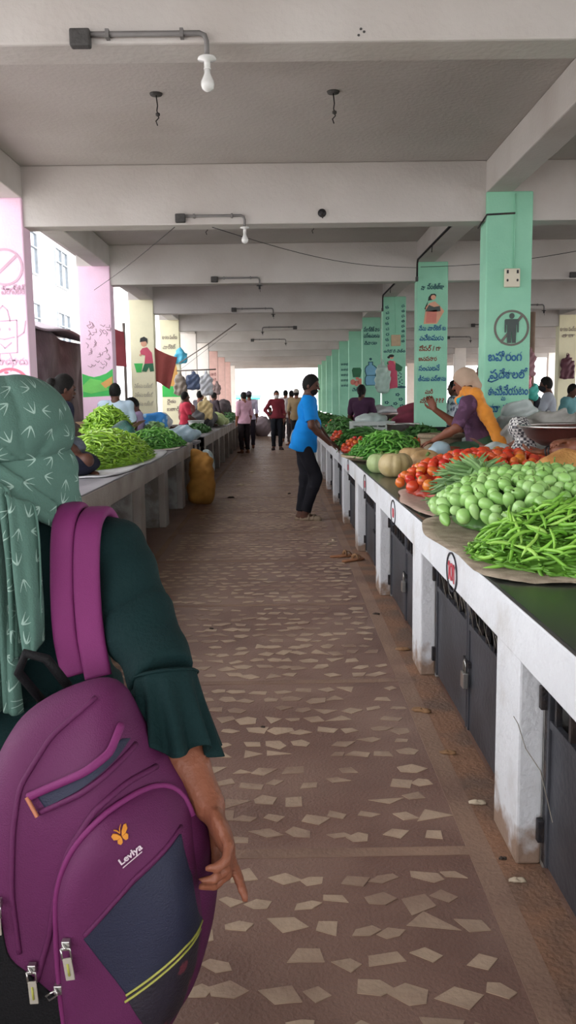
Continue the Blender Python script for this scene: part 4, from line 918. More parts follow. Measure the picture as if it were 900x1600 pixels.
def patch(name, P, yf, m, off=.002, n=72, rings=12, smooth=True, c=None, skirt=.012):
    o = resamp(P, n, smooth); c = np.array(c) if c is not None else o.mean(0); v = [(c[0]-bl[0], yf(*c)-off-bl[1], c[1]-bl[2])]; f = []
    for r in range(1, rings+1):
        t = 1-(1-r/rings)**1.4
        for p in o:
            x, z = c+(p-c)*t; v.append((x-bl[0], yf(x, z)-off-bl[1], z-bl[2]))
    for p in o: v.append((p[0]-bl[0], yf(*p)-off+skirt-bl[1], p[1]-bl[2]))
    for i in range(n): f.append((0, 1+i, 1+(i+1) % n))
    for r in range(rings+1-1+0):
        a, b = 1+r*n, 1+(r+1)*n
        for i in range(n): f.append((a+i, b+i, b+(i+1) % n, a+(i+1) % n))
    return link(name, pmesh(name, v, f), m, bp)
# body: front half and back half in one closed mesh
o = resamp(BAG, 128); v = []; f = []; c = np.array((-.32, .62)); rings = 26
for side in (0, 1):
    base = len(v); v.append((c[0]-bl[0], (yM(*c) if not side else YM+.085)-bl[1], c[1]-bl[2]))
    for r in range(1, rings+1):
        t = 1-(1-r/rings)**1.6
        for p in o:
            x, z = c+(p-c)*t*(1 if r < rings else 1); y = yM(x, z) if not side else YM+.085*main.prof(x, z); v.append((x-bl[0], y-bl[1], z-bl[2]))
    for i in range(128):
        q = (base, base+1+i, base+1+(i+1) % 128); f.append(q if not side else q[::-1])
    for r in range(rings-1):
        a, b2 = base+1+r*128, base+1+(r+1)*128
        for i in range(128):
            q = (a+i, b2+i, b2+(i+1) % 128, a+(i+1) % 128); f.append(q if not side else q[::-1])
link('main_compartment', pmesh('main_compartment', v, f), M_purple, bp)
patch('front_pocket', POCKET, yP, M_purple, .003, 96, 18, c=(-.235, .63), skirt=.02)
BLACKB = [ (-0.526, 0.600), (-0.441, 0.647), (-0.420, 0.577), (-0.387, 0.546), (-0.355, 0.515), (-0.334, 0.498), (-0.331, 0.409), (-0.392, 0.361), (-0.460, 0.404), (-0.495, 0.491) ]
patch('black_base_panel', BLACKB, yM, M_blk, .004, 72, 10, skirt=.012)
patch('navy_panel', [ (-0.294, 0.638), (-0.221, 0.713), (-0.160, 0.759), (-0.144, 0.692), (-0.134, 0.602), (-0.154, 0.602), (-0.180, 0.584), (-0.238, 0.545), (-0.267, 0.591) ], yP, M_navyc, .005, 96, 14, False, skirt=.006)
patch('dark_floral_panel', [ (-0.238, 0.541), (-0.180, 0.579), (-0.152, 0.596), (-0.135, 0.599), (-0.144, 0.538), (-0.169, 0.468), (-0.201, 0.458), (-0.216, 0.493) ], yP, mat('dark_floral_nylon', '#1d1826', .6, .2, 20, .2, 200, col2='#5f2734', mscale=26, thr=(.62, .66)), .005, 80, 10, False, skirt=.006)
patch('slot_opening', [ (-0.370, 0.826), (-0.356, 0.810), (-0.302, 0.842), (-0.250, 0.878), (-0.237, 0.892), (-0.248, 0.899), (-0.298, 0.865) ], yM, M_navyc, .004, 60, 8, False, skirt=.006)
def cord(name, pts, r, m, yf, off=.004, parent=bp, n=40):
    P = np.array(pts); L = np.r_[0, np.cumsum(np.linalg.norm(np.diff(P, axis=0), axis=1))]; s = np.linspace(0, L[-1], n)
    X = np.interp(s, L, P[:, 0]); Z = np.interp(s, L, P[:, 1])
    for _ in range(2): X[1:-1] = (X[:-2]+2*X[1:-1]+X[2:])/4; Z[1:-1] = (Z[:-2]+2*Z[1:-1]+Z[2:])/4
    return MB().tube([(x-bl[0], yf(x, z)-off-bl[1], z-bl[2]) for x, z in zip(X, Z)], r, 8).build(name, m, parent)
for d in (-.0, -.010): cord('yellow_braid', [(x+d*.2, z+d*(1 if x < -.15 else .6)) for x, z in [ (-0.238, 0.545), (-0.180, 0.584), (-0.154, 0.601), (-0.134, 0.602) ]], .0018, M_yel, yP, .006)
cord('pocket_zip', [ (-0.336, 0.403), (-0.344, 0.509), (-0.346, 0.593), (-0.344, 0.675), (-0.329, 0.727), (-0.302, 0.772), (-0.264, 0.810), (-0.220, 0.822), (-0.186, 0.813), (-0.160, 0.789), (-0.147, 0.758) ], .0048, M_strap, yM, .006)
cord('compartment_zip', [ (-0.380, 0.541), (-0.357, 0.613), (-0.344, 0.685), (-0.319, 0.753), (-0.279, 0.814), (-0.237, 0.840), (-0.202, 0.837) ], .0048, M_purple, yM, .002)
cord('side_seam', [ (-0.405, 0.582), (-0.412, 0.674), (-0.407, 0.771), (-0.397, 0.835), (-0.353, 0.904), (-0.291, 0.951) ], .0042, M_purple, yM, .001)
cord('panel_seam', [ (-0.293, 0.643), (-0.221, 0.720), (-0.160, 0.764) ], .0035, M_purple, yP, .004)
cord('slot_flap', [ (-0.382, 0.823), (-0.337, 0.845), (-0.293, 0.867), (-0.259, 0.889), (-0.249, 0.916) ], .0065, M_strap, yM, .005)
cord('slot_piping', [ (-0.364, 0.802), (-0.302, 0.835), (-0.250, 0.869), (-0.230, 0.881) ], .0045, M_purple, yM, .002)
cord('leather_tab', [ (-0.383, 0.825), (-0.366, 0.799) ], .0032, mat('tan_tab', '#a8684a', .6), yM, .010)
# butterfly and stitched name
g = link('butterfly_emblem', None, None, bp)
def EY(x, z): return yP(x, z)-.0055
cx, cz = -.238, .783; ca, sa = math.cos(.5), math.sin(.5)
def emb(P, m, name, th=.002, parent=g, q=.74):
    P = [(x*q, z*q) for x, z in P]
    v = [(cx+(x*ca-z*sa)-bl[0], EY(cx+(x*ca-z*sa), cz+(x*sa+z*ca))-bl[1], cz+(x*sa+z*ca)-bl[2]) for x, z in P]; n = len(v)
    v += [(a, b_-th, c_) for a, b_, c_ in v]
    return MB().add(v, [tuple(range(n, 2*n)), tuple(range(n))[::-1]]+[(i, (i+1) % n, (i+1) % n+n, i+n) for i in range(n)]).build(name, m, parent)
for sx in (-1, 1):
    emb([(sx*.001, .001), (sx*.004, .008), (sx*.010, .014), (sx*.014, .012), (sx*.013, .004), (sx*.008, .000), (sx*.001, -.001)][::sx], M_oran, 'wing')
    emb([(sx*.001, -.001), (sx*.008, -.001), (sx*.010, -.006), (sx*.007, -.012), (sx*.003, -.011), (sx*.001, -.005)][::sx], M_oran, 'wing')
    emb([(sx*.0005, .006), (sx*.003, .013), (sx*.007, .018), (sx*.0065, .0185), (sx*.002, .014), (-sx*.0003, .007)][::sx], M_oran, 'antenna')
V, F = text_mesh('Levlya', .0132, .02, .0006)
cx, cz = -.227, .757; W_ = [(cx+x*ca-(z-.006)*sa, cz+x*sa+(z-.006)*ca, q) for x, z, q in V]
MB().add([(x-bl[0], EY(x, z)-.001-q-bl[1], z-bl[2]) for x, z, q in W_], F).build('stitched_name', M_wht, bp)
cx, cz = -.226, .751; emb([(-.019, -.006), (.021, -.004), (.021, -.0054), (-.019, -.0074)], M_wht, 'underline', parent=bp)
def pull(x, z, dx, dz, ln, yf, wide=.0055, tape=True):
    e = link('zip_pull', None, None, bp, (x-bl[0], yf(x, z)-.012-bl[1], z-bl[2])); d = Vector((dx, 0, dz)).normalized(); sd = Vector((d.z, 0, -d.x))
    MB().box((-.006, -.004, -.007), (.006, .006, .007)).tube([(-.004, -.004, .005), (0, -.008, 0), (.004, -.004, -.005)], .002, 6).build('slider', M_steel, e, bevel=.0015)
    P = [sd*wide+d*.002, sd*wide+d*.018, -sd*wide+d*.018, -sd*wide+d*.002, sd*wide+d*.002]
    MB().tube([tuple(p+Vector((0, -.006, 0))) for p in P], .0016, 6).build('pull_ring', M_steel, e)
    if tape:
        a, b_ = d*.016, d*(.016+ln); v = [a+sd*wide, a-sd*wide, b_-sd*wide, b_+sd*wide]; v = [tuple(q+Vector((0, -.005, 0))) for q in v]+[tuple(q+Vector((0, -.008, 0))) for q in v]
        MB().add(v, [(0, 1, 2, 3)[::-1], (4, 5, 6, 7), (0, 1, 5, 4), (1, 2, 6, 5), (2, 3, 7, 6), (3, 0, 4, 7)]).build('pull_tape', M_tag, e, bevel=.001)
        MB().tube([tuple(a+d*.008+Vector((0, -.0085, 0))), tuple(b_-d*.008+Vector((0, -.0085, 0)))], .0018, 6).build('braid', M_yel, e)
pull(-.318, .634, .12, -1, .034, yP, .0065); pull(-.383, .566, .05, -1, .036, yM, .0065); pull(-.345, .534, -.8, -.55, .0, yM, .004, False); pull(-.430, .668, 0, -1, .03, yM, .006)
# shoulder straps
def strap(name, path, w, th, m, parent=bp, n=14, wfun=None):
    P = [Vector(p) for p in path]; Q = []
    for i in range(len(P)-1):
        a, b_, c_, d_ = P[max(i-1, 0)], P[i], P[i+1], P[min(i+2, len(P)-1)]
        for q in range(8):
            t = q/8; Q.append(.5*((2*b_)+(c_-a)*t+(2*a-5*b_+4*c_-d_)*t*t+(3*b_-a-3*c_+d_)*t**3))
    Q.append(P[-1]); v = []; f = []; m_ = len(Q)
    for i, p in enumerate(Q):
        t = (Q[min(i+1, m_-1)]-Q[max(i-1, 0)]).normalized(); X = Vector((1, 0, 0)); X = (X-t*X.dot(t)).normalized(); N_ = t.cross(X)
        ww = w*(wfun(i/(m_-1)) if wfun else 1)
        for k in range(24):
            a = 2*PI*k/24; ca_, sa_ = math.cos(a), math.sin(a); ex = .45
            v.append(tuple(p+X*ww*math.copysign(abs(ca_)**ex, ca_)+N_*th*math.copysign(abs(sa_)**.8, sa_)-Vector(bl)))
    for i in range(m_-1):
        for k in range(24): f.append((i*24+k, i*24+(k+1) % 24, (i+1)*24+(k+1) % 24, (i+1)*24+k))
    f.append(tuple(range(24))[::-1]); f.append(tuple((m_-1)*24+k for k in range(24)))
    return link(name, pmesh(name, v, f), m, parent)
strap('shoulder_strap', [(-.40, 1.70, 1.07), (-.397, 1.675, 1.16), (-.395, 1.60, 1.205), (-.397, 1.528, 1.185), (-.396, 1.492, 1.10), (-.385, 1.450, 1.0), (-.366, 1.425, .93)], .0215, .009, M_strap)
strap('shoulder_strap', [(-.345, 1.70, 1.07), (-.345, 1.675, 1.15), (-.348, 1.60, 1.195), (-.352, 1.522, 1.175), (-.350, 1.480, 1.09), (-.338, 1.440, 1.0), (-.322, 1.415, .93)], .0235, .010, M_strap)
MB().tube([(-.398-bl[0], 1.36-bl[1], .90-bl[2]), (-.435-bl[0], 1.34-bl[1], .965-bl[2]), (-.418-bl[0], 1.33-bl[1], 1.0-bl[2]), (-.385-bl[0], 1.33-bl[1], .99-bl[2]), (-.355-bl[0], 1.34-bl[1], .94-bl[2])], .008, 10).build('carry_loop', M_blk, bp)
# ================================================================ vegetables, bags, vessels
TEMPL = []
def egg(r, l, n=14, m=9, taper=.15, rib=0):
    v = []; f = []
    for j in range(m+1):
        p = PI*j/m; z = -math.cos(p)*l; rr = max(math.sin(p), .02)*r*(1-taper*math.cos(p)*-1*-1)
        for i in range(n):
            a = 2*PI*i/n; q = rr*(1+rib*math.cos(5*a)*math.sin(p)); v.append((q*math.cos(a), q*math.sin(a), z))
    for j in range(m):
        for i in range(n): f.append((j*n+i, j*n+(i+1) % n, (j+1)*n+(i+1) % n, (j+1)*n+i))
    f.append(tuple(range(n))[::-1]); f.append(tuple(m*n+i for i in range(n)))
    return v, f
def bean_pts(L, bend, n=7, kink=0): return [(L*(i/(n-1)-.5), bend*math.sin(PI*i/(n-1)), kink*math.sin(2*PI*i/(n-1))) for i in range(n)]
def bean_vf(L, r, bend, kink=0, n=6):
    mb = MB().tube(bean_pts(L, bend, 7, kink), [r*.25, r*.8, r, r*1.05, r, r*.75, r*.12], n); return mb.v, mb.f
M_tom = rmat('tomato_skin', ['#cf3b22', '#d8512c', '#c9302a', '#e06a2e', '#cf4433', '#d9882e', '#c8352c'], .22, .08, 12)
M_brin = rmat('pale_green_brinjal_skin', ['#a3d07c', '#94c46c', '#aed68c', '#86b85f', '#a0cc7a'], .25, .10, 14)
M_bean = rmat('bright_green_bean', ['#8bc447', '#7ab53c', '#98cc52', '#6aa634', '#86bd48', '#a2d060'], .4, .08, 14)
M_beans = mat('shaded_green_beans', '#5f9130', .45, .25, 30, col2='#5d8f2c', mscale=18)  # darker than the single beans: shade inside the heap put into the colour
M_pod = rmat('dusty_green_pod', ['#7fa468', '#6d9458', '#8cb076', '#5f864c'], .45, .12, 18)
M_chl = rmat('yellow_green_chilli', ['#9cc63f', '#8ab832', '#a9d04d', '#7aa82c', '#93bf3a'], .35, .08, 14)
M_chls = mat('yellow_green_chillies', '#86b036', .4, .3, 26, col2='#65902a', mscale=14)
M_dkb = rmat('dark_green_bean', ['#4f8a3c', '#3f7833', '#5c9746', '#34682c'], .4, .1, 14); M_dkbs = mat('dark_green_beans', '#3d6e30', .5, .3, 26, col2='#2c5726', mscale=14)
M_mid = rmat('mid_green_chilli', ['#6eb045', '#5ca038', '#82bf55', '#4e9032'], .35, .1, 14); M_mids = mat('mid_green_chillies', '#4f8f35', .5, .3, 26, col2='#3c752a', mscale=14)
M_stem = mat('green_stem', '#6c8a44', .6, .1); M_leaf = rmat('dark_leaf', ['#3f6b38', '#4f7c42', '#2f5a2e', '#5b8a4a'], .5, .15, 12)
def heap_z(x, y, h, ex=.8): r2 = x*x+y*y; return h*max(0, 1-r2)**ex
def heap(kind, n, c, rx, ry, h, protos, label, cat, group, lie=.0, rz=0, jit=.0, seed=1, scl=(.85, 1.12), lift=0, along=None, stuff=None, ex=.8, dens=None, vis=True):
    """n separate copies over a heap-shaped surface; stuff=(name, mat, count, label): the rest of the heap as one object"""
    r = random.Random(seed); out = []; ga = PI*(3-math.sqrt(5)); i = 0; k = 0
    N = int(n*1.0)
    ca, sa = math.cos(rz), math.sin(rz)
    def surf(u, v_): return heap_z(u, v_, h, ex)
    for k in range(N):
        q = math.sqrt((k+.5)/N)*.98; a = k*ga; u, v_ = q*math.cos(a)+r.uniform(-jit, jit), q*math.sin(a)+r.uniform(-jit, jit)
        if math.hypot(u, v_) > .99: u *= .9; v_ *= .9
        z = surf(u, v_); x, y = u*rx, v_*ry; e = .04
        nx = -(surf(u+e, v_)-surf(u-e, v_))/(2*e*rx); ny = -(surf(u, v_+e)-surf(u, v_-e))/(2*e*ry)
        X, Yy = x*ca-y*sa, x*sa+y*ca; Nx, Ny = nx*ca-ny*sa, nx*sa+ny*ca
        nrm = Vector((Nx, Ny, 1)).normalized(); nrm = (nrm+Vector((r.gauss(0, lie), r.gauss(0, lie), 0))).normalized()
        yaw = along+r.gauss(0, .16) if along is not None else r.uniform(0, 2*PI)
        p = r.choice(protos); o = copy_tree(p)
        o.location = (c[0]+X, c[1]+Yy, c[2]+z+lift+r.uniform(-.004, .006)); o.rotation_mode = 'QUATERNION'
        o.rotation_quaternion = Vector((0, 0, 1)).rotation_difference(nrm) @ Euler((r.uniform(-.3, .3)*(lie > 0), 0, yaw)).to_quaternion()
        s = r.uniform(*scl); o.scale = (s, s*r.uniform(.92, 1.08), s*r.uniform(.92, 1.08)); tag(o, label, cat, group); out.append(o)
    if stuff:  # lower layer, given darker materials that paint the shade between the pieces
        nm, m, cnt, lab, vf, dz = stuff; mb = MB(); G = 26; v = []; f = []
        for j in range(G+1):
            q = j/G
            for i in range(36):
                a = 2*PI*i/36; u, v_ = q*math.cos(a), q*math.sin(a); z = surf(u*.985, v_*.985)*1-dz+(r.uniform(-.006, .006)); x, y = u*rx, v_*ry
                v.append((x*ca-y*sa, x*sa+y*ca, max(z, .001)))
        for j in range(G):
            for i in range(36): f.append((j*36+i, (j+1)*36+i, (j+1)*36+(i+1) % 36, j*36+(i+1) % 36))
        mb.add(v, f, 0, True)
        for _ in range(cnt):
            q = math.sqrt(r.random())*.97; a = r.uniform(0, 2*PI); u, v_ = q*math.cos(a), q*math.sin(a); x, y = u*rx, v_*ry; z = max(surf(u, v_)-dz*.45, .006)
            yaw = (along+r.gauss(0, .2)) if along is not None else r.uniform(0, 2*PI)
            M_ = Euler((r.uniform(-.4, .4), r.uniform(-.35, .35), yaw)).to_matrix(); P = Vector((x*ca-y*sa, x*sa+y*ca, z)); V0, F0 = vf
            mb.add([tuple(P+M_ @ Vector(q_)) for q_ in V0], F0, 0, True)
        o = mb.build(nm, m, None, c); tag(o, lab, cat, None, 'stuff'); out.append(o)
    return out
def proto(name, vf, m, parts=None):
    me = pmesh(name, *vf); o = link(name, me, m); TEMPL.append(o)
    for nm, v2, m2 in (parts or []): link(nm, pmesh(nm, *v2), m2, o)
    return o
def star(r, z, n=5, l=1.0):
    v = [(0, 0, z+.002)]; 
    for i in range(2*n): a = PI*i/n; q = r*(l if i % 2 == 0 else .4); v.append((q*math.cos(a), q*math.sin(a), z-(.15*q if i % 2 == 0 else 0)))
    return v, [(0, 1+i, 1+(i+1) % (2*n)) for i in range(2*n)]
ZT = .8
# --- woven mats, sheets and trays under the heaps
M_mat = mat('sacking_mat', '#a89a86', .9, .12, 30, .5, 200, col2='#8b7d6b', mscale=12); M_woven = mat('woven_tray', '#b8a78a', .8, .2, 60, .6, 120)
M_poly = mat('white_plastic_sheet', '#c9cbce', .45, .06, 8, .3, 20); M_polyb = mat('milky_plastic', '#b7c4c2', .3, .08, 8, .3, 25, spec=.6)
def sheet(name, c, rx, ry, m, label, cat, rz=0, seed=1, hang=None, th=.004, rag=.08, square=5):
    r = random.Random(seed); v = []; f = []; n = 72; R = 10; ph = [r.uniform(0, 6.3) for _ in range(4)]
    for j in range(R+1):
        q = j/R
        for i in range(n):
            a = 2*PI*i/n; s = (abs(math.cos(a))**square+abs(math.sin(a))**square)**(-1/square); s *= 1+rag*math.sin(3*a+ph[0])*.5+rag*.5*math.sin(7*a+ph[1])
            x, y = q*s*rx*math.cos(a), q*s*ry*math.sin(a); z = .003+.006*abs(math.sin(6*a+ph[2]+x*9))*q**6
            v.append((x*math.cos(rz)-y*math.sin(rz), x*math.sin(rz)+y*math.cos(rz), z))
    for j in range(R):
        for i in range(n): f.append((j*n+i, (j+1)*n+i, (j+1)*n+(i+1) % n, j*n+(i+1) % n))
    if hang is not None:   # let it fold over the counter's front edge at world x = hang
        side, ex, dp = hang; w = []
        for x, y, z in v:
            X = c[0]+x; over = (ex-X) if side > 0 else (X-ex)
            if over > 0: z = z-min(over, dp); x = (ex-c[0])-side*(.006+.25*over*.2) ; 
            w.append((x, y, z))
        v = w
    o = link(name, pmesh(name, v, f), m, None, (c[0], c[1], c[2])); md = o.modifiers.new('s', 'SOLIDIFY'); md.thickness = th; md.offset = 1
    return tag(o, label, cat)
sheet('sacking_mat', (1.14, 3.42, ZT), .50, .80, M_mat, 'beige sacking mat spread on the counter under the green beans and brinjals', 'mat', seed=2, rag=.05)
sheet('sacking_mat', (1.22, 4.85, ZT+.001), .52, .72, mat('pinkish_mat', '#b59a8c', .9, .12, 30, .5, 200), 'pinkish beige mat edge under the tomatoes and the long green pods', 'mat', seed=5, rag=.05)
# --- front heap of green beans
bp_ = [proto('green_bean', bean_vf(.125, .0068, .012, .004), M_bean), proto('green_bean', bean_vf(.11, .0072, -.016, .003), M_bean), proto('green_bean', bean_vf(.14, .0064, .007, -.008), M_bean)]
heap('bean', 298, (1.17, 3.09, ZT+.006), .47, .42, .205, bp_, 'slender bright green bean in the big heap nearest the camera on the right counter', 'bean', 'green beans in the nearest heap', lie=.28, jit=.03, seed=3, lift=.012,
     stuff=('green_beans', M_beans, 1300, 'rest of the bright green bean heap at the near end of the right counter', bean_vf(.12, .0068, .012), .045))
heap('bean', 2, (.80, 2.86, ZT+.008), .08, .08, .01, [proto('green_bean', bean_vf(.13, .007, .02), M_bean)], 'stray bright green bean lying at the left foot of the nearest heap', 'bean', 'stray beans by the heap', seed=8)
# --- pale green brinjals
e1 = egg(.027, .036, 16, 10, .18); e2 = egg(.025, .041, 16, 10, .22); st = star(.02, -.035)
cap = ([(x, y, z) for x, y, z in star(.018, 0)[0]], star(.018, 0)[1])
stem = MB().tube([(0, 0, .038), (.002, 0, .050), (.006, .002, .058)], [.004, .003, .0035], 6)
b1 = proto('pale_green_brinjal', e1, M_brin); b3 = proto('pale_green_brinjal', e2, M_brin)
b2 = proto('pale_green_brinjal', e1, M_brin, [('calyx', ([(x, y, .034-.5*(x*x+y*y)/.02) for x, y, z in star(.021, 0)[0]], star(.021, 0)[1]), M_stem), ('stem', (stem.v, stem.f), M_stem)])
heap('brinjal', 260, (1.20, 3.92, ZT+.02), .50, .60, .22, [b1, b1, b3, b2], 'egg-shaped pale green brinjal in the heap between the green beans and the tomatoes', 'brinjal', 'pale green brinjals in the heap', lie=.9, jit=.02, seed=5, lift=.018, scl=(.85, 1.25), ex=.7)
tag(SDF().ell((0, 0, -.02), (.42, .50, .15)).cut((0, 0, .0), (0, 0, -1)).build('pale_green_brinjals', mat('brinjal_gap_shade', '#4f7a3a', .4, .3, 20), None, .03, .01, loc=(1.20, 3.92, ZT+.006)), 'inner part of the pale green brinjal heap, glimpsed between the brinjals', 'brinjals', None, 'stuff')  # filler mound in dark green, painting the shade between the brinjals
# --- long green pods laid side by side
pd = [proto('long_green_pod', bean_vf(.34, .0115, .012, .004), M_pod), proto('long_green_pod', bean_vf(.31, .011, -.012, -.004), M_pod)]
heap('pod', 150, (1.00, 4.36, ZT+.01), .13, .36, .20, pd, 'long thin dusty green pod in the bundle laid along the counter edge', 'pod', 'long green pods in the bundle', lie=.08, jit=.03, seed=9, along=-.10, lift=.012,
     stuff=('long_green_pods', mat('dusty_green_pods', '#5f8150', .5, .3, 30), 90, 'rest of the bundle of long dusty green pods by the counter edge', bean_vf(.32, .0085, .01), .03), rz=.1)
# --- tomatoes
tv = egg(.031, .026, 16, 10, .05, .035)
dm = star(.008, .0265)
t1 = proto('tomato', tv, M_tom); t2 = proto('tomato', egg(.028, .026, 16, 10, .1, .02), M_tom)
t3 = proto('tomato', tv, M_tom, [('calyx', star(.013, .0275), M_stem)])
heap('tomato', 225, (1.32, 5.28, ZT+.03), .60, .68, .21, [t1, t2, t3], 'ripe red tomato in the large heap on the right counter', 'tomato', 'tomatoes in the large heap', lie=.8, jit=.015, seed=7, lift=.02, scl=(.85, 1.25), ex=.7)
tag(SDF().ell((0, 0, -.02), (.55, .63, .19)).cut((0, 0, 0), (0, 0, -1)).build('tomatoes', mat('tomato_gap_shade', '#a83a26', .4, .3, 20), None, .03, .01, loc=(1.32, 5.28, ZT+.006)), 'inner part of the large tomato heap, glimpsed between the tomatoes', 'tomatoes', None, 'stuff')  # filler mound coloured darker than the skins, as shade in the gaps
o = copy_tree(t1); o.location = (1.115, 4.98, 1.035); o.scale = (1.35, 1.35, 1.35); o.rotation_mode = 'XYZ'; o.rotation_euler = (.2, .1, 0); tag(o, 'largest orange-yellow tomato, sitting high at the left of the large heap', 'tomato')
o.data = o.data.copy(); o.data.materials[0] = mat('orange_tomato_skin', '#dd8f2a', .22, .08, 12)
# --- pumpkins
def pumpkin(c, r, m, label, sq=.78, ribs=10, rz=0, tilt=0):
    t = thing('pumpkin', label, 'pumpkin', c, rz); v = []; f = []; n = 60; k = 18
    for j in range(k+1):
        p = PI*j/k
        for i in range(n):
            a = 2*PI*i/n; rib = 1-.075*(abs(math.cos(ribs*a/2))**6)*math.sin(p)**.6; rr = r*max(math.sin(p), .02)**.85*rib
            z = -math.cos(p)*r*sq*(1-.25*math.exp(-((math.sin(p))/.35)**2)); v.append((rr*math.cos(a), rr*math.sin(a), z+r*sq*.8))
    for j in range(k):
        for i in range(n): f.append((j*n+i, j*n+(i+1) % n, (j+1)*n+(i+1) % n, (j+1)*n+i))
    e = link('flesh', pmesh('flesh', v, f), m, t, (0, 0, 0), (tilt, 0, 0))
    MB().tube([(0, 0, r*sq*1.42), (.004, 0, r*sq*1.62), (.018, .005, r*sq*1.8)], [.02, .012, .014], 7).build('stalk', M_stem, t, (0, 0, 0), (tilt, 0, 0)); return t
M_pk = mat('pale_buff_pumpkin_rind', '#c3b184', .5, .1, 7, .1, 60, col2='#b3a06c', mscale=4); M_pk2 = mat('tan_pumpkin_rind', '#c9a676', .5, .12, 7, .1, 60, col2='#b08d5e', mscale=5); M_pk3 = mat('greenish_pumpkin_rind', '#a9bd83', .5, .1, 7, .1, 60)
pumpkin((.875, 6.52, ZT+.005), .135, M_pk, 'front ribbed buff pumpkin nearest the counter edge'); pumpkin((1.14, 6.75, ZT+.005), .135, M_pk2, 'tan pumpkin with a hollow top just right of the buff one', tilt=.5)
pumpkin((.80, 6.88, ZT+.005), .115, M_pk3, 'small pale green pumpkin half hidden behind the buff one'); pumpkin((1.10, 7.10, ZT+.005), .14, M_pk2, 'rear tan pumpkin behind the two front ones')
pumpkin((1.40, 6.95, ZT+.005), .12, M_pk, 'pale pumpkin beside the light blue plastic bag')
# --- soft bundles
def bundle(name, c, r, m, label, cat='bag', ph=0, amp=.012, f=18, neck=None, h=.012, M=None, group=None, k=.03):
    s = SDF().ell((0, 0, r[2]*.85), r, M)
    if neck: s.cone((0, 0, r[2]*1.6), (neck[0], neck[1], r[2]*1.85+neck[2]), .03, .018, k=.04); s.cone((neck[0], neck[1], r[2]*1.85+neck[2]), (neck[0]*2.2, neck[1], r[2]*1.85+neck[2]*1.6), .012, .04)
    s.cut((0, 0, 0), (0, 0, -1))
    w = wrk(amp, f, ph, (.8, .9, .5)); l2 = lump(amp*.8, f*.6, ph)
    return tag(s.build(name, m, None, h, k, disp=lambda X, Y, Z: w(X, Y, Z)+l2(X, Y, Z), loc=c), label, cat, group)
M_orcl = mat('faded_orange_cloth', '#d09a5a', .85, .08, 10, .4, 90, col2='#c2874a', mscale=7); M_lblue = mat('light_blue_plastic', '#a9c3cf', .35, .06, 8, .3, 30); M_greyp = mat('grey_tarp_plastic', '#9b9a94', .5, .1, 6, .5, 20, col2='#7f7d78', mscale=4)
bundle('cloth_bag', (1.56, 4.66, ZT+.0), (.20, .17, .165), M_orcl, 'faded orange cloth bag resting between the tomatoes and the brinjals', ph=2)
bundle('plastic_bag', (1.28, 6.90, ZT+.10), (.09, .10, .08), M_lblue, 'light blue plastic bag crumpled on the pumpkins', ph=1, amp=.008, f=30)
bundle('plastic_bag', (1.60, 6.35, ZT+.0), (.14, .14, .14), M_polyb, 'pale green-grey plastic bag just behind the tomato heap', ph=3, amp=.010, f=26)
bundle('plastic_bag', (1.86, 6.55, ZT+.0), (.16, .14, .12), mat('white_grey_plastic', '#bfc3c2', .4, .08, 8, .3, 25), 'low whitish plastic bag between the tomatoes and the wide pan', ph=5, amp=.012, f=24)
bundle('tarp_bundle', (2.25, 7.1, ZT), (.40, .26, .25), M_greyp, 'crumpled grey plastic tarp below the blue writing of the nearest green column', 'tarp', ph=1, amp=.032, f=26)
bundle('tarp_bundle', (2.12, 7.58, ZT), (.22, .16, .30), M_polyb, 'clouded plastic sheet bunched against the nearest green column', 'tarp', ph=6, amp=.024, f=30)
bundle('sack', (2.62, 6.7, ZT), (.30, .25, .27), mat('white_woven_sack', '#cfd0d4', .7, .06, 30, .4, 160), 'full white woven sack at the right edge behind the wide pan', 'sack', ph=2, amp=.012, f=12)
bundle('greens_bag', (1.72, 8.0, ZT), (.15, .15, .12), M_polyb, 'clear plastic bag of green leaves behind the orange shoulder cloth', 'bag', ph=4, amp=.01, f=22)
# burlap sack, open, rolled rim
M_burl = mat('burlap', '#8f8069', .95, .15, 40, .6, 180); M_dgreens = mat('dark_green_sheet', '#3f5b3c', .7, .15, 9, .4, 40)
def open_basket(name, c, r0, r1, hgt, m, label, cat='basket', rim=None, content=None, th=.012, sx=1):
    t = thing(name, label, cat, c)
    MB().lathe([(.001, .004), (r0, .004), (r0+(r1-r0)*.5, hgt*.45), (r1, hgt), (r1-th, hgt+.004), (r0+(r1-r0)*.5-th, hgt*.45), (r0-th, .02), (.001, .02)], n=32, sx=sx).build('wall', m, t)
    if rim: MB().tube([((r1)*math.cos(a)*sx, r1*math.sin(a), hgt) for a in [i*PI/16 for i in range(33)]], rim, 8, cap=False).build('rim', m, t)
    return t
t = open_basket('burlap_sack', (1.43, 7.62, ZT), .15, .19, .26, M_burl, 'open burlap sack with rolled edge beside the orange-cloth seller', 'sack', rim=.022)
bundle('spinach_sheet', (1.72, 7.42+.0, ZT), (.12, .10, .12), M_dgreens, 'dark green sheet bunched against the burlap sack', 'sheet', ph=3)
gn = egg(.02, .018, 10, 6)
g0 = proto('garlic_bulb', gn, mat('garlic_skin', '#c9bda8', .6, .15, 30)); heap('garlic', 26, (1.43, 7.62, ZT+.17), .14, .14, .03, [g0], 'small pale bulb inside the open burlap sack', 'bulb', 'bulbs in the burlap sack', lie=.8, seed=3)
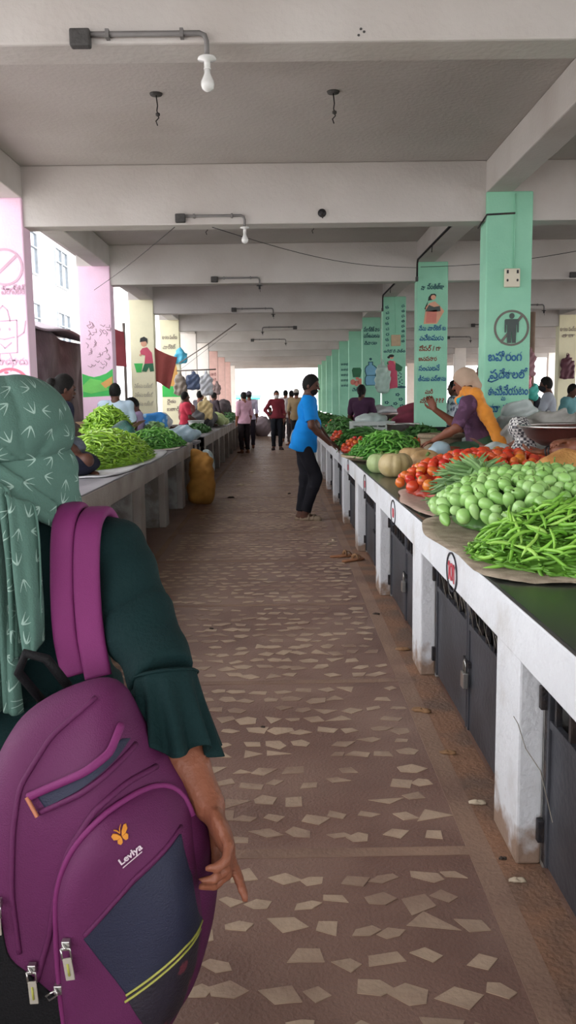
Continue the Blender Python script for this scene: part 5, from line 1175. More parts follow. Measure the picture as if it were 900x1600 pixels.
# wide metal pan on a grey bundle, checked net bag, cardboard box
M_cop = mat('reddish_brown_pan', '#6b4740', .4, .15, 8, metal=.5, col2='#855a50', mscale=4); M_alu = mat('aluminium', '#b9b6b3', .25, .08, 10, metal=.9); M_aluw = mat('dull_aluminium', '#8f8a88', .35, .12, 8, metal=.7, col2='#74605a', mscale=5)
def vessel(name, c, prof, m, label, cat='pot', rim=None, mrim=None):
    t = thing(name, label, cat, c); MB().lathe(prof, n=48).build('bowl', m, t)
    if rim: r, z, q = rim; MB().tube([(r*math.cos(a), r*math.sin(a), z) for a in [i*PI/24 for i in range(49)]], q, 8, cap=False).build('rim', mrim or m, t)
    return t
bundle('grey_cloth_stand', (2.04, 5.75, ZT), (.25, .25, .16), mat('dark_grey_cloth', '#4a4850', .9, .1, 8, .3, 90), 'dark grey cloth heap on which the wide pan stands', 'cloth', ph=1)
vessel('wide_pan', (2.04, 5.75, 1.06), [(.001, .006), (.27, .006), (.36, .06), (.40, .125), (.435, .135), (.43, .14), (.39, .13), (.35, .065), (.26, .012), (.001, .012)], M_cop, 'wide shallow reddish metal pan with a shining rim at the right edge', 'pan', rim=(.425, .138, .010), mrim=M_alu)
t = thing('net_bag', 'black and white checked net bag leaning on the wide pan', 'bag', (1.72, 6.02, ZT))
m_ch = mat('checked_net', '#c2c2c0', .6, .05); nt = m_ch.node_tree; ck = nt.nodes.new('ShaderNodeTexChecker'); ck.inputs['Scale'].default_value = 48; tcn = [n for n in nt.nodes if n.type == 'TEX_COORD'][0]
nt.links.new(tcn.outputs['Object'], ck.inputs['Vector']); ck.inputs[1].default_value = (.62, .62, .6, 1); ck.inputs[2].default_value = (.06, .06, .07, 1); nt.links.new(ck.outputs[0], nt.nodes['Principled BSDF'].inputs['Base Color'])
SDF().ell((0, 0, .17), (.10, .09, .16)).cone((.0, 0, .28), (-.03, 0, .38), .05, .08).cut((0, 0, 0), (0, 0, -1)).build('body', m_ch, t, .009, .02, disp=wrk(.006, 40, 1))
MB().tube([(-.07, 0, .33), (-.06, 0, .40), (.0, 0, .41), (.02, 0, .34)], .006, 6).build('handle', M_blk, t)
def crate(name, c, hx, hy, hz, m, label, slats=4, rz=0, cat='crate', cols=5):
    t = thing(name, label, cat, c, rz); mb = MB(); mb.box((-hx, -hy, 0), (hx, hy, .012))
    for s in range(slats):
        z0 = hz*(s+.15)/slats; z1 = hz*(s+.8)/slats
        mb.box((-hx, -hy, z0), (hx, -hy+.01, z1)); mb.box((-hx, hy-.01, z0), (hx, hy, z1)); mb.box((-hx, -hy, z0), (-hx+.01, hy, z1)); mb.box((hx-.01, -hy, z0), (hx, hy, z1))
    mb.build('slatted_box', m, t, bevel=.003)
    mb = MB()
    for i in range(cols+1):
        x = -hx+2*hx*i/cols; y = -hy+2*hy*i/cols
        mb.box((x-.008, -hy-.006, 0), (x+.008, -hy+.006, hz)); mb.box((x-.008, hy-.006, 0), (x+.008, hy+.006, hz)); mb.box((-hx-.006, y-.008, 0), (-hx+.006, y+.008, hz)); mb.box((hx-.006, y-.008, 0), (hx+.006, y+.008, hz))
    mb.build('uprights', m, t)
    MB().box((-hx-.008, -hy-.008, hz-.014), (hx+.008, -hy+.012, hz)).box((-hx-.008, hy-.012, hz-.014), (hx+.008, hy+.008, hz)).box((-hx-.008, -hy, hz-.014), (-hx+.012, hy, hz)).box((hx-.012, -hy, hz-.014), (hx+.008, hy, hz)).build('rim', m, t, bevel=.003)
    return t
M_card = mat('brown_cardboard', '#8d6a52', .85, .1, 8)
def carton(c, hx, hy, hz, label, m=None, rz=0, flaps=True):
    t = thing('cardboard_box', label, 'box', c, rz); m = m or M_card
    MB().box((-hx, -hy, 0), (hx, hy, .006)).box((-hx, -hy, 0), (hx, -hy+.006, hz)).box((-hx, hy-.006, 0), (hx, hy, hz)).box((-hx, -hy, 0), (-hx+.006, hy, hz)).box((hx-.006, -hy, 0), (hx, hy, hz)).build('walls', m, t)
    if flaps:
        for s in (-1, 1): MB().box((-.002, -hy, 0), (.002, hy, hx*.8)).build('flap', m, t, (s*hx, 0, hz), (0, s*1.0, 0))
    return t
carton((1.72, 6.78, ZT), .12, .09, .22, 'reddish brown cardboard box under the clouded plastic', mat('reddish_card', '#86594a', .85, .15, 8))
# --- second stall: chillies in a tray, tomatoes, leafy greens
open_basket('woven_tray', (1.02, 8.35, ZT), .36, .43, .045, M_woven, 'flat round woven tray under the mid-green chillies near the counter edge', 'tray', rim=.012)
cb = [proto('green_chilli', bean_vf(.12, .0085, .014, .004), M_mid), proto('green_chilli', bean_vf(.10, .009, -.012, .006), M_mid)]
heap('chilli', 160, (1.04, 8.35, ZT+.03), .37, .62, .23, cb, 'mid-green chilli piled on the round woven tray beyond the pumpkins', 'chilli', 'mid-green chillies on the woven tray', lie=.3, jit=.03, seed=12, lift=.012, scl=(.9, 1.3),
     stuff=('green_chillies', M_mids, 620, 'rest of the mid-green chilli heap on the round woven tray', bean_vf(.12, .009, .014), .03))
heap('tomato', 22, (.86, 9.55, ZT+.02), .18, .42, .12, [t1, t2], 'small orange-red tomato in the little pile left of the mid-green chillies', 'tomato', 'tomatoes left of the chilli tray', lie=.8, seed=14, lift=.02, stuff=('tomatoes', mat('tomato_pile', '#b8402a', .35, .3, 22, col2='#8f2f20', mscale=16), 110, 'rest of the small tomato pile left of the mid-green chillies', ([(x, y, z) for x, y, z in tv[0]], tv[1]), .02))
heap('tomato', 30, (1.52, 8.75, ZT+.02), .26, .50, .17, [t1, t2], 'red tomato in the pile right of the mid-green chillies', 'tomato', 'tomatoes right of the chilli tray', lie=.8, seed=15, lift=.02, stuff=('tomatoes', mat('tomato_pile', '#b8402a', .35, .3, 22, col2='#8f2f20', mscale=16), 150, 'rest of the tomato pile right of the mid-green chillies', ([(x, y, z) for x, y, z in tv[0]], tv[1]), .02))
def greens(c, r, n, label, seed=1, name='leafy_greens', m=None):
    rr = random.Random(seed); mb = MB()
    for i in range(n):
        a = rr.uniform(0, 2*PI); q = math.sqrt(rr.random()); x, y = q*r[0]*math.cos(a), q*r[1]*math.sin(a); z = r[2]*(1-q*q)**.7*rr.uniform(.55, 1.05)+.01
        M_ = Euler((rr.uniform(-.9, .9), rr.uniform(-.9, .9), rr.uniform(0, 6.3))).to_matrix(); L_, w_ = rr.uniform(.035, .065), rr.uniform(.016, .03)
        v = [(0, -L_, 0), (w_, -L_*.3, .008), (w_*.8, L_*.5, .006), (0, L_, 0), (-w_*.8, L_*.5, .006), (-w_, -L_*.3, .008), (0, 0, -.003)]
        mb.add([tuple(Vector((x, y, z))+M_ @ Vector(p)) for p in v], [(0, 1, 6), (1, 2, 6), (2, 3, 6), (3, 4, 6), (4, 5, 6), (5, 0, 6)], 0, True)
    mb.lathe([(r[0]*.9, 0), (r[0]*.75, r[2]*.45), (r[0]*.45, r[2]*.72), (.001, r[2]*.82)], n=20, sy=r[1]/r[0])
    return tag(mb.build(name, m or M_leaf, None, c), label, 'greens', None, 'stuff')
greens((1.62, 9.75, ZT), (.34, .6, .26), 900, 'heap of dark leafy greens behind the tomatoes right of the chilli tray', 2)
cd = [proto('long_dark_bean', bean_vf(.26, .010, .03, .008), M_dkb), proto('long_dark_bean', bean_vf(.22, .010, -.02, .01), M_dkb)]
heap('bean', 150, (1.06, 10.75, ZT+.01), .34, .95, .19, cd, 'long dark green bean in the pile beyond the mid-green chillies', 'bean', 'long dark green beans beyond the chilli tray', lie=.2, jit=.04, seed=17, along=.5, lift=.012, scl=(.9, 1.3),
     stuff=('long_dark_beans', M_dkbs, 160, 'rest of the long dark green bean pile', bean_vf(.24, .010, .03), .03))
M_crw = mat('white_crate_plastic', '#c6cdca', .5, .05, 6)
crate('plastic_crate', (1.32, 12.45, ZT), .30, .24, .27, M_crw, 'white slatted plastic crate behind the long dark beans')
bundle('plastic_bag', (1.32, 12.45, ZT+.2), (.24, .18, .10), M_polyb, 'milky plastic lining bulging out of the white crate', ph=2, amp=.01, f=26)
cdk = [proto('dark_chilli', bean_vf(.13, .010, .02, .006), M_dkb)]
heap('chilli', 150, (.98, 13.9, ZT+.01), .28, 1.3, .27, cdk, 'dark green chilli in the tall pile behind the blue-shirted man', 'chilli', 'dark chillies behind the blue-shirted man', lie=.3, jit=.04, seed=19, lift=.012, scl=(1, 1.6), stuff=('dark_chillies', M_dkbs, 200, 'rest of the dark chilli pile behind the blue-shirted man', bean_vf(.15, .012, .02), .03))
heap('tomato', 10, (.80, 11.95, ZT+.02), .10, .32, .10, [t1], 'tomato in the small pile by the hands of the blue-shirted man', 'tomato', 'tomatoes by the hands of the blue-shirted man', lie=.8, seed=21, lift=.02, stuff=('tomatoes', mat('tomato_pile', '#b8402a', .35, .3, 22, col2='#8f2f20', mscale=16), 50, 'rest of the tomatoes by the hands of the blue-shirted man', ([(x, y, z) for x, y, z in tv[0]], tv[1]), .02))
heap('tomato', 12, (1.0, 16.2, ZT+.01), .16, .5, .17, [t1], 'tomato in the distant pile beside the dark chillies', 'tomato', 'tomatoes beside the dark chillies', lie=.8, seed=22, lift=.02, stuff=('tomatoes', mat('tomato_pile', '#b8402a', .35, .3, 22, col2='#8f2f20', mscale=16), 70, 'rest of the distant tomato pile beside the dark chillies', ([(x, y, z) for x, y, z in tv[0]], tv[1]), .02))
heap('chilli', 30, (2.02, 14.2, ZT+.12), .30, .5, .18, [cb[0]], 'bright green chilli in the small heap behind the white crate', 'chilli', 'bright chillies behind the white crate', lie=.3, seed=23, scl=(1, 1.5), stuff=('bright_chillies', M_mids, 120, 'rest of the small bright chilli heap behind the white crate', bean_vf(.13, .010, .02), .02))
crate('plastic_crate', (2.02, 14.2, ZT), .26, .26, .14, M_crw, 'low white crate under the small bright chilli heap')
vessel('aluminium_pot', (1.62, 11.35, ZT), [(.001, .004), (.17, .004), (.205, .05), (.21, .24), (.225, .255), (.22, .26), (.20, .245), (.19, .05), (.001, .012)], M_aluw, 'deep dull metal pot with a pale rim behind the leafy greens', rim=(.222, .257, .009), mrim=M_alu)
vessel('aluminium_basin', (1.72, 15.4, ZT+.18), [(.001, .004), (.26, .004), (.36, .10), (.42, .16), (.40, .165), (.34, .10), (.24, .014), (.001, .014)], M_aluw, 'wide dark basin topped with a white sheet, far behind the crate', 'basin')
bundle('sheet_bundle', (1.72, 15.4, ZT+.30), (.40, .30, .09), M_poly, 'white sheet heaped in the wide dark basin', 'sheet', ph=2, amp=.012)
bundle('stand_bundle', (1.72, 15.4, ZT), (.28, .28, .11), M_burl, 'sacking pad under the wide dark basin', 'pad', ph=4)
bundle('cloth_bundle', (2.05, 12.9, ZT), (.36, .2, .27), mat('maroon_cloth', '#7e3346', .85, .1, 8, .3, 80), 'maroon cloth bundle left of the second green column', 'cloth', ph=2, amp=.02)
vessel('dark_basin', (1.95, 10.6, ZT), [(.001, .004), (.26, .004), (.34, .12), (.38, .22), (.36, .225), (.32, .12), (.001, .014)], M_iron, 'dark basin at the foot of the second green column', 'basin')
for i, (x, y, r, z) in enumerate(((1.1, 19, (.35, 1.2, .22), 0), (1.2, 23, (.35, 1.3, .2), 0), (1.15, 28, (.35, 1.6, .2), 0))):
    greens((x, y, ZT), r, 500, ['heap of greens on the right counter beyond the dark chillies', 'farther heap of greens on the right counter', 'farthest heap of greens on the right counter'][i], 30+i)
# thin hanging carry bags on the right columns
def hang_bag(c, w, h, m, label, name='hanging_bag', ph=0, rz=0, up=.0, depth=.05):
    t = thing(name, label, 'bag', c, rz)
    SDF().box((0, 0, -h*.62), (w*.44, depth, h*.34), None, depth*.8).box((0, 0, -h*.32), (w*.30, depth*.6, h*.14), None, depth*.5).cone((0, 0, -h*.25), (0, 0, -h*.08), w*.16, w*.09).build('body', m, t, max(.012, w/24), .06, disp=wrk(.013, 30, ph, (1, .3, .2)))
    MB().tube([(-w*.08, 0, -h*.1), (-w*.05, 0, 0), (0, 0, .005+up), (w*.05, 0, 0), (w*.08, 0, -h*.1)], .008, 6).build('handle', m, t)
    return t
M_clear = mat('clouded_clear_plastic', '#a9c4b8', .3, .08, 8, .3, 30, spec=.6)
hang_bag((1.86, 15.66, 2.10), .30, .62, M_clear, 'clouded clear carry bag hanging between the third and fourth green columns', ph=1)

# ================================================================ left counter goods
sheet('plastic_sheet', (-1.80, 8.55, ZT), .49, 1.9, M_poly, 'white plastic sheet under the bright yellow-green chillies', 'sheet', seed=4, rag=.04)
sheet('plastic_sheet', (-1.78, 11.35, ZT), .48, 1.05, mat('dirty_white_sheet', '#bdb3aa', .7, .1, 8, .3, 30), 'dirty white sheet with a turned-up corner under the dark green chillies', 'sheet', seed=6, rag=.05)
cl = [proto('yellow_green_chilli', bean_vf(.10, .0085, .016, .006), M_chl), proto('yellow_green_chilli', bean_vf(.09, .009, -.012, .004), M_chl), proto('yellow_green_chilli', bean_vf(.11, .008, .006, -.01), M_chl)]
heap('chilli', 205, (-1.80, 8.72, ZT+.008), .43, 1.40, .30, cl, 'short bright yellow-green chilli in the big heap on the left counter', 'chilli', 'yellow-green chillies on the left counter', lie=.3, jit=.03, seed=25, lift=.012, scl=(1, 1.45),
     stuff=('yellow_green_chillies', M_chls, 1700, 'rest of the big yellow-green chilli heap on the left counter', bean_vf(.12, .0095, .018), .03))
heap('chilli', 110, (-1.72, 11.45, ZT+.008), .40, .95, .22, [cb[0], cb[1]], 'deep green chilli in the heap at the end of the near left counter', 'chilli', 'deep green chillies at the counter end', lie=.3, jit=.03, seed=27, lift=.012, scl=(1, 1.5),
     stuff=('deep_green_chillies', M_mids, 800, 'rest of the deep green chilli heap at the end of the near left counter', bean_vf(.13, .010, .018), .03))
carton((-2.02, 10.15, ZT), .22, .26, .28, 'brown cardboard box heaped with green chillies, behind the big yellow-green heap')
heap('chilli', 95, (-2.06, 10.1, ZT+.24), .30, .36, .30, [cl[0], cl[1]], 'green chilli in the raised heap in the cardboard box', 'chilli', 'chillies heaped in the cardboard box', lie=.3, jit=.03, seed=29, lift=.012, scl=(1, 1.5),
     stuff=('boxed_green_chillies', M_chls, 700, 'rest of the chillies heaped in the cardboard box', bean_vf(.12, .0095, .018), .03))
bundle('cloth_bundle', (-1.74, 6.98, ZT+.17), (.13, .10, .075), mat('grey_blue_cloth', '#5a6370', .7, .1, 8, .3, 60), 'grey-blue bundle in the lap of the seller with the red hair flower', 'cloth', ph=1)
bundle('cloth_bag', (-1.80, 9.62, ZT+.02), (.16, .10, .20), mat('teal_dark_bag', '#2f6a60', .6, .2, 6, .3, 60, col2='#2b3230', mscale=6), 'dark teal bag between the big chilli heap and the cardboard box', ph=2)
rf = SDF().ell((0, 0, 0), (.035, .03, .03)); 
for i in range(6): rf.ell((.025*math.cos(i*1.05), .01, .025*math.sin(i*1.05)), (.018, .014, .018))
tag(rf.build('hair_flower', mat('red_flower', '#d0304a', .6), None, .006, .008, loc=(-2.02, 6.92, 1.50)), 'red flower in the hair of the dark-clothed seller', 'flower')
t = thing('printed_sack', 'bright blue printed sack standing next to the seller in lavender', 'sack', (-1.80, 12.15, ZT))
SDF().box((0, 0, .22), (.17, .07, .22), None, .04).build('body', mat('bright_blue_woven', '#2f86d0', .55, .12, 8, .3, 60, col2='#9cc6e6', mscale=7, thr=(.58, .62)), t, .012, .01, disp=wrk(.01, 26, 1))
MB().poly([(-.10, .14), (.11, .16), (.10, .30), (-.11, .28)], y=-.085).build('printed_patch', M_lblue, t)
greens((-1.78, 12.0, ZT), (.22, .35, .30), 500, 'pale leafy greens above the deep green chillies', 40, m=rmat('pale_leaf', ['#8fb27a', '#7aa468', '#a3c48c'], .5, .15, 12))
tag(SDF().box((0, 0, .33), (.165, .13, .33), None, .11).ell((-.02, 0, .18), (.19, .15, .19)).box((-.03, 0, .66), (.12, .05, .07), RotM(0, .25, 0), .03).cut((0, 0, 0), (0, 0, -1)).build('sack', mat('mustard_woven_sack', '#b8843c', .75, .12, 9, .5, 120, col2='#a0702e', mscale=5), None, .012, .05, disp=wrk(.010, 24, 2, (.5, .4, .9)), loc=(-1.10, 11.55, 0)),
    'full mustard-orange sack standing on the floor at the end of the near left counter', 'sack')
t = thing('side_table', 'small rough table bridging the gap between the two left counters', 'table', (-1.72, 13.45, 0))
MB().box((-.40, -.42, .73), (.40, .42, .765)).build('table_top', M_gray_top, t)
for sx in (-1, 1):
    for sy in (-1, 1): MB().box((sx*.36-.02, sy*.38-.02, 0), (sx*.36+.02, sy*.38+.02, .73)).build('leg', M_iron, t)
bundle('plastic_bag', (-1.55, 13.35, .765), (.28, .20, .13), M_lblue, 'big pale blue-white plastic bag lying on the table between the left counters', ph=3, amp=.014, f=20)
bundle('sack', (-1.18, 13.2, 0), (.14, .13, .34), mat('white_teal_sack', '#c8d6d8', .6, .1, 9, .3, 50, col2='#5fa5ac', mscale=5, thr=(.6, .64)), 'white and teal plastic sack leaning below the pale blue-white bag', 'sack', ph=5, amp=.02, f=14)
vessel('metal_pot', (-1.85, 14.9, ZT), [(.001, .004), (.17, .004), (.20, .04), (.20, .15), (.23, .17), (.22, .175), (.19, .15), (.001, .012)], M_cop, 'brown metal pot with a bright lid at the start of the far left counter', rim=(.225, .172, .01), mrim=M_alu)
bundle('plastic_bag', (-2.1, 14.7, ZT+.12), (.22, .2, .16), M_poly, 'round white plastic bag near the cream columns', ph=2, amp=.012)
crate('plastic_crate', (-2.02, 15.9, ZT), .24, .24, .16, mat('blue_crate_plastic', '#3d4f92', .5, .08), 'low dark blue crate on the far left counter')
t = open_basket('striped_basket', (-1.72, 17.2, ZT), .12, .16, .20, mat('striped_white_plastic', '#b9bdbd', .5, .1, 30), 'grey-white striped basket in front of the red-shirted seller', 'basket', rim=.01)
bundle('cloth_bundle', (-1.85, 19.4, ZT), (.36, 1.0, .26), mat('charcoal_cloth', '#5b5a5c', .9, .12, 7, .3, 60), 'long charcoal-grey cloth bundle on the far left counter', 'cloth', ph=3, amp=.02, h=.02)
greens((-1.62, 16.4, ZT), (.25, .8, .15), 500, 'low heap of greens along the edge of the far left counter', 41)
cbm = mat('pale_cabbage', '#b3c48a', .5, .12, 8, .3, 30); cbo = egg(.11, .09, 16, 10)
cp = proto('cabbage', cbo, cbm); heap('cabbage', 22, (-1.6, 20.4, ZT+.06), .26, .75, .14, [cp], 'pale green cabbage stacked on the far left counter', 'cabbage', 'cabbages on the far left counter', lie=.5, seed=33, lift=.03, scl=(.8, 1.1))
for i, (y, l) in enumerate(((23.5, 'dark green heap beyond the cabbages on the left counter'), (27.5, 'last heap of greens on the far left counter'))): greens((-1.7, y, ZT), (.4, 1.2, .2), 400, l, 50+i)
# ---------------------------------------------------------------- hanging cloths and bags on the left
def cloth_panel(name, P, m, label, cat, nf=3, amp=.03, th=.006, ph=0, parent=None):
    """P: four corners top-left, top-right, bottom-right, bottom-left in world coordinates"""
    P = [Vector(p) for p in P]; v = []; f = []; n = 24; c = P[0]; nr = (P[1]-P[0]).cross(P[3]-P[0]).normalized()
    for j in range(n+1):
        for i in range(n+1):
            u, w = i/n, j/n; q = P[0].lerp(P[1], u).lerp(P[3].lerp(P[2], u), w)+nr*amp*math.sin(nf*PI*u+ph+w)*(.3+w)*.7-Vector((0, 0, 1))*amp*.8*math.sin(PI*u)*(1-w); v.append(tuple(q-c))
    for j in range(n):
        for i in range(n): a = j*(n+1)+i; f.append((a, a+1, a+n+2, a+n+1))
    o = link(name, pmesh(name, v, f), m, parent, tuple(c)); md = o.modifiers.new('s', 'SOLIDIFY'); md.thickness = th
    return tag(o, label, cat) if label else o
M_wirep = mat('dark_pole', '#6b625c', .7, .1)
M_rust = mat('rust_red_cloth', '#9a4b46', .85, .12, 5, .2, 60); M_tarp = mat('weathered_dark_tarp', '#5a474c', .8, .25, 3, .5, 14, col2='#75666c', mscale=1.5, thr=(.5, .65)); M_redb = mat('red_banner', '#b8505c', .8, .12, 4, .2, 40)
cloth_panel('cloth_banner', [(-2.30, 15.76, 2.38), (-1.90, 15.86, 2.20), (-2.06, 15.86, 1.62), (-2.30, 15.76, 1.78)], M_rust, 'rust-red cloth hung slantwise beside the second cream column', 'cloth')
cloth_panel('red_awning', [(-2.86, 13.5, 2.70), (-2.60, 14.4, 2.55), (-2.60, 14.4, 1.98), (-2.86, 13.5, 2.0)], M_redb, 'red plastic awning hanging outside between the pink and cream columns', 'awning', ph=1)
aw = bpy.data.objects['red_awning']
for q in ((0, 0), (.26, .9)): MB().tube([(q[0], q[1], -2.98), (q[0], q[1], 0)], .025, 8).build('pole', M_wirep, aw)
t = thing('notice_board', 'dark board with pale papers leaning outside by the first cream column', 'board', (-2.85, 13.7, -.28))
MB().box((-.03, -.5, 0), (.03, .5, 2.15)).build('panel', mat('dark_board', '#4c4044', .8, .2, 4), t)
for y, z, w, h in ((-.2, 1.55, .16, .35), (.18, 1.5, .14, .4), (0, 2.0, .2, .10), (.1, .95, .16, .25)): MB().box((.03, y-w, z-h/2), (.036, y+w, z+h/2)).build('paper', M_poly, t)
# shack outside, covered with dark tarps
t = thing('tarp_shack', 'shack outside the open side wrapped in wrinkled dark purple-brown tarps', 'shack', (-4.6, 13.2, -.28))
mb = MB(); n = 40; v = []; f = []
for j in range(n+1):
    for i in range(n+1):
        u, w = i/n, j/n; v.append((1.15+.05*math.sin(9*u+5*w)+.04*math.sin(23*u-9*w), -3.6+7.2*u, 2.72*w+.04*math.sin(7*u)))
for j in range(n):
    for i in range(n): a = j*(n+1)+i; f.append((a, a+1, a+n+2, a+n+1))
o = link('front_tarp', pmesh('front_tarp', v, f), M_tarp, t); md = o.modifiers.new('s', 'SOLIDIFY'); md.thickness = .03
MB().box((-1.3, -3.6, 0), (1.08, 3.6, 2.66)).build('walls', mat('shack_wall', '#55474a', .9, .2, 3), t)
v = []; f = []
for j in range(n+1):
    for i in range(n+1):
        u, w = i/n, j/n; v.append((1.3-3.0*w, -3.75+7.5*u, 2.76+.25*math.sin(PI*w)+.05*math.sin(14*u+6*w)))
for j in range(n):
    for i in range(n): a = j*(n+1)+i; f.append((a, a+1, a+n+2, a+n+1))
o = link('roof_tarp', pmesh('roof_tarp', v, f), mat('pale_worn_tarp', '#8d8088', .7, .2, 4, .4, 20), t); md = o.modifiers.new('s', 'SOLIDIFY'); md.thickness = .03
# bags and cloths hung round the white columns
t = thing('hanging_rail', 'thin rail and wires strung between the left columns with bags hooked on', 'rail', (-1.95, 18.6, 2.05))
MB().tube([(-.3, 0, 0), (.55, 0, .02)], .014, 8).build('pole', M_wirep, t); MB().tube([(-.35, .9, .2), (.3, .45, .55), (1.0, .2, 1.0)], .012, 6).build('stay', M_wirep, t)
for i, (x, y, z, w, h, c, l) in enumerate((
    (-2.27, 19.58, 2.60, .32, .38, '#4fb0d0', 'sky blue plastic bag hung highest, next to the second cream column'), (-2.18, 18.6, 2.05, .30, .55, '#8d8378', 'grey-brown bag on the rail, left of the dark blue one'),
    (-1.90, 18.6, 2.04, .34, .42, '#4b5a78', 'dark blue-grey bag on the rail above the red-shirted seller'), (-1.62, 18.6, 2.05, .30, .56, '#c3c6cc', 'pale grey bag at the right end of the rail'),
    (-2.05, 18.6, 1.50, .42, .66, '#7a3f3c', 'big brown-red sack hanging low behind the red-shirted seller'), (-2.34, 27.42, 2.2, .3, .5, '#8f7f74', 'brown bag hanging on the bright white column'),
    (-2.34, 31.33, 2.1, .3, .5, '#6c5a58', 'dark bag hanging by the dusty pink column'))):
    hang_bag((x, y, z), w, h, mat('bag_%d' % i, c, .5, .12, 8, .3, 40), l, ph=i, depth=.07, up=.55 if z < 1.6 else 0)
hang_bag((-1.66, 18.62, 1.48), .36, .5, mat('straw_bag', '#cbb684', .8, .12, 20), 'straw-coloured bag below the pale grey one', 'straw_bag', ph=9, up=.56)
tag(SDF().ell((0, 0, .32), (.24, 1.3, .32)).cut((0, 0, 0), (0, 0, -1)).build('dark_goods_pile', mat('dark_goods', '#4c4246', .9, .3, 5), None, .03, .02, disp=lump(.04, 8), loc=(-1.95, 29, ZT)), 'dark pile of sacks at the far end of the left counter', 'sacks')
# ---------------------------------------------------------------- things of the next aisle
hang_bag((6.52, 19.5, 2.35), .34, .6, mat('maroon_bag', '#5e3440', .6, .12), 'maroon bag hanging at the right edge below the cream column', ph=2)
hang_bag((4.72, 16.22, 2.30), .22, .55, mat('dusty_rose_cloth', '#a87f86', .8, .1), 'dusty rose cloth bag hanging on the pole of the next aisle', ph=3)
t = thing('support_pole', 'slim brown pole standing to the left of the cream column', 'pole', (4.77, 16.3, 0)); MB().tube([(0, 0, 0), (0, 0, 2.97)], .05, 10).build('shaft', mat('brown_pole', '#8d7868', .8), t); MB().tube([(0, 0, 0), (0, 0, .04)], .09, 12).build('foot', M_iron, t)
bundle('cloth_bundle', (4.35, 12.2, 0), (.25, .25, .5), mat('red_cloth', '#c23a48', .8, .1), 'red bundle at the right edge beside the person in teal', 'cloth', ph=3)
bundle('potato_heap', (2.95, 9.4, ZT), (.35, .4, .18), mat('buff_produce', '#a39378', .8, .25, 20), 'low buff heap of produce behind the grey tarp', 'produce', ph=3, amp=.02, f=40)
for x, y, z, c, l in ((4.55, 16.28, 2.02, '#e2b2b8', 'pale pink bag on the slim brown pole, right of the nearest green column'), (4.66, 16.20, 1.72, '#e88a98', 'red-pink bag below the pink one'), (4.80, 16.20, 1.5, '#4fbfb0', 'small teal bag beside the red-pink one')):
    hang_bag((x, y, z+.15), .20, .34, mat('b'+c.strip('#'), c, .5, .08), l, ph=x*3)

# ================================================================ fixtures on the ceiling
M_pipe = mat('grey_conduit', '#6f6d6c', .5, .1, 10); M_glass = mat('frosted_bulb_glass', '#d9dad8', .15, .02, spec=.6); M_box = mat('dark_fixture_box', '#454443', .7, .2, 20, .3, 60)
def pipe_lamp(c, L, label, bulb=True, drop=.10, flip=1):
    t = thing('bulb_fixture', label, 'light fixture', c)
    MB().tube([(0, -.025, 0), (flip*(L-.03), -.025, 0), (flip*(L-.008), -.025, -.010), (flip*L, -.025, -.035), (flip*L, -.025, -drop)], .0115, 10).build('conduit', M_pipe, t)
    MB().box((-.055, -.05, -.055), (.035, 0, .02)).build('junction_box', M_box, t, bevel=.008)
    for q in (.2, .8): MB().box((flip*L*q-.008, -.04, -.018), (flip*L*q+.008, 0, .018)).build('clip', M_pipe, t)
    MB().lathe([(.001, 0), (.040, -.002), (.042, -.010), (.014, -.016), (.014, -.045), (.017, -.05), (.001, -.05)], (flip*L, -.025, -drop), 16).build('bulb_holder', M_iron if not bulb else M_glass, t)
    if bulb: 
        b_ = MB().lathe([(.001, 0), (.013, -.001), (.014, -.022), (.020, -.035), (.029, -.055), (.030, -.068), (.025, -.085), (.012, -.096), (.001, -.099)], (flip*L, -.025, -drop-.048), 18).build('bulb', M_glass, t)
    else: MB().tube([(flip*L, -.025, -drop-.04), (flip*L+.01, -.03, -drop-.09)], .003, 5).build('wire_end', M_iron, t)
    return t
for k, (x, z, L, b_, fl, lab) in enumerate(((-.85, .032, .545, True, 1, 'nearest grey conduit lamp with a bare bulb, at the top of the photo'), (-.87, .07, .565, True, 1, 'second conduit lamp with a bare bulb, on the next beam'),
        (-.87, .07, .60, False, 1, 'third conduit lamp without a bulb'), (-.82, .07, .70, False, 1, 'fourth conduit lamp without a bulb'), (.35, .06, .75, False, -1, 'fifth conduit lamp, running the other way'), (-.75, .06, .9, False, 1, 'sixth conduit lamp near the far end'))):
    pipe_lamp((x, Y1+k*S, ZB+z), L, lab, b_, flip=fl)
    pipe_lamp((3.6+.2*k, Y1+k*S, ZB+z), .6, ['nearest','second','third','fourth','fifth','sixth'][k]+' conduit lamp on the beams of the next aisle, right of the green columns', False)
def hook(x, y, label, L=.16):
    t = thing('fan_hook', label, 'hook', (x, y, ZS)); MB().lathe([(.001, 0), (.045, 0), (.04, -.012), (.001, -.014)], n=14).build('plate', M_box, t)
    MB().tube([(0, 0, -.01), (.008, 0, -.08), (.002, 0, -L*.7), (.014, 0, -L), (-.006, 0, -L-.02), (.004, 0, -L-.05)], .0045, 6).build('rod', M_iron, t)
    MB().lathe([(.001, .014), (.015, .006), (.015, -.008), (.001, -.016)], (.008, 0, -L*.85), 10).build('knot', M_box, t)
hs_ = ['nearest ceiling hook with a wire, left of the aisle centre', 'nearest twisted ceiling hook, right of the aisle centre', 'second ceiling hook on the left, by the second lamp', 'second ceiling hook on the right, a splayed wire', 'third ceiling hook on the left', 'third ceiling hook on the right']
for i in range(6): hook(-.83 if i % 2 == 0 else .39, 6.17+(i//2)*S, hs_[i])
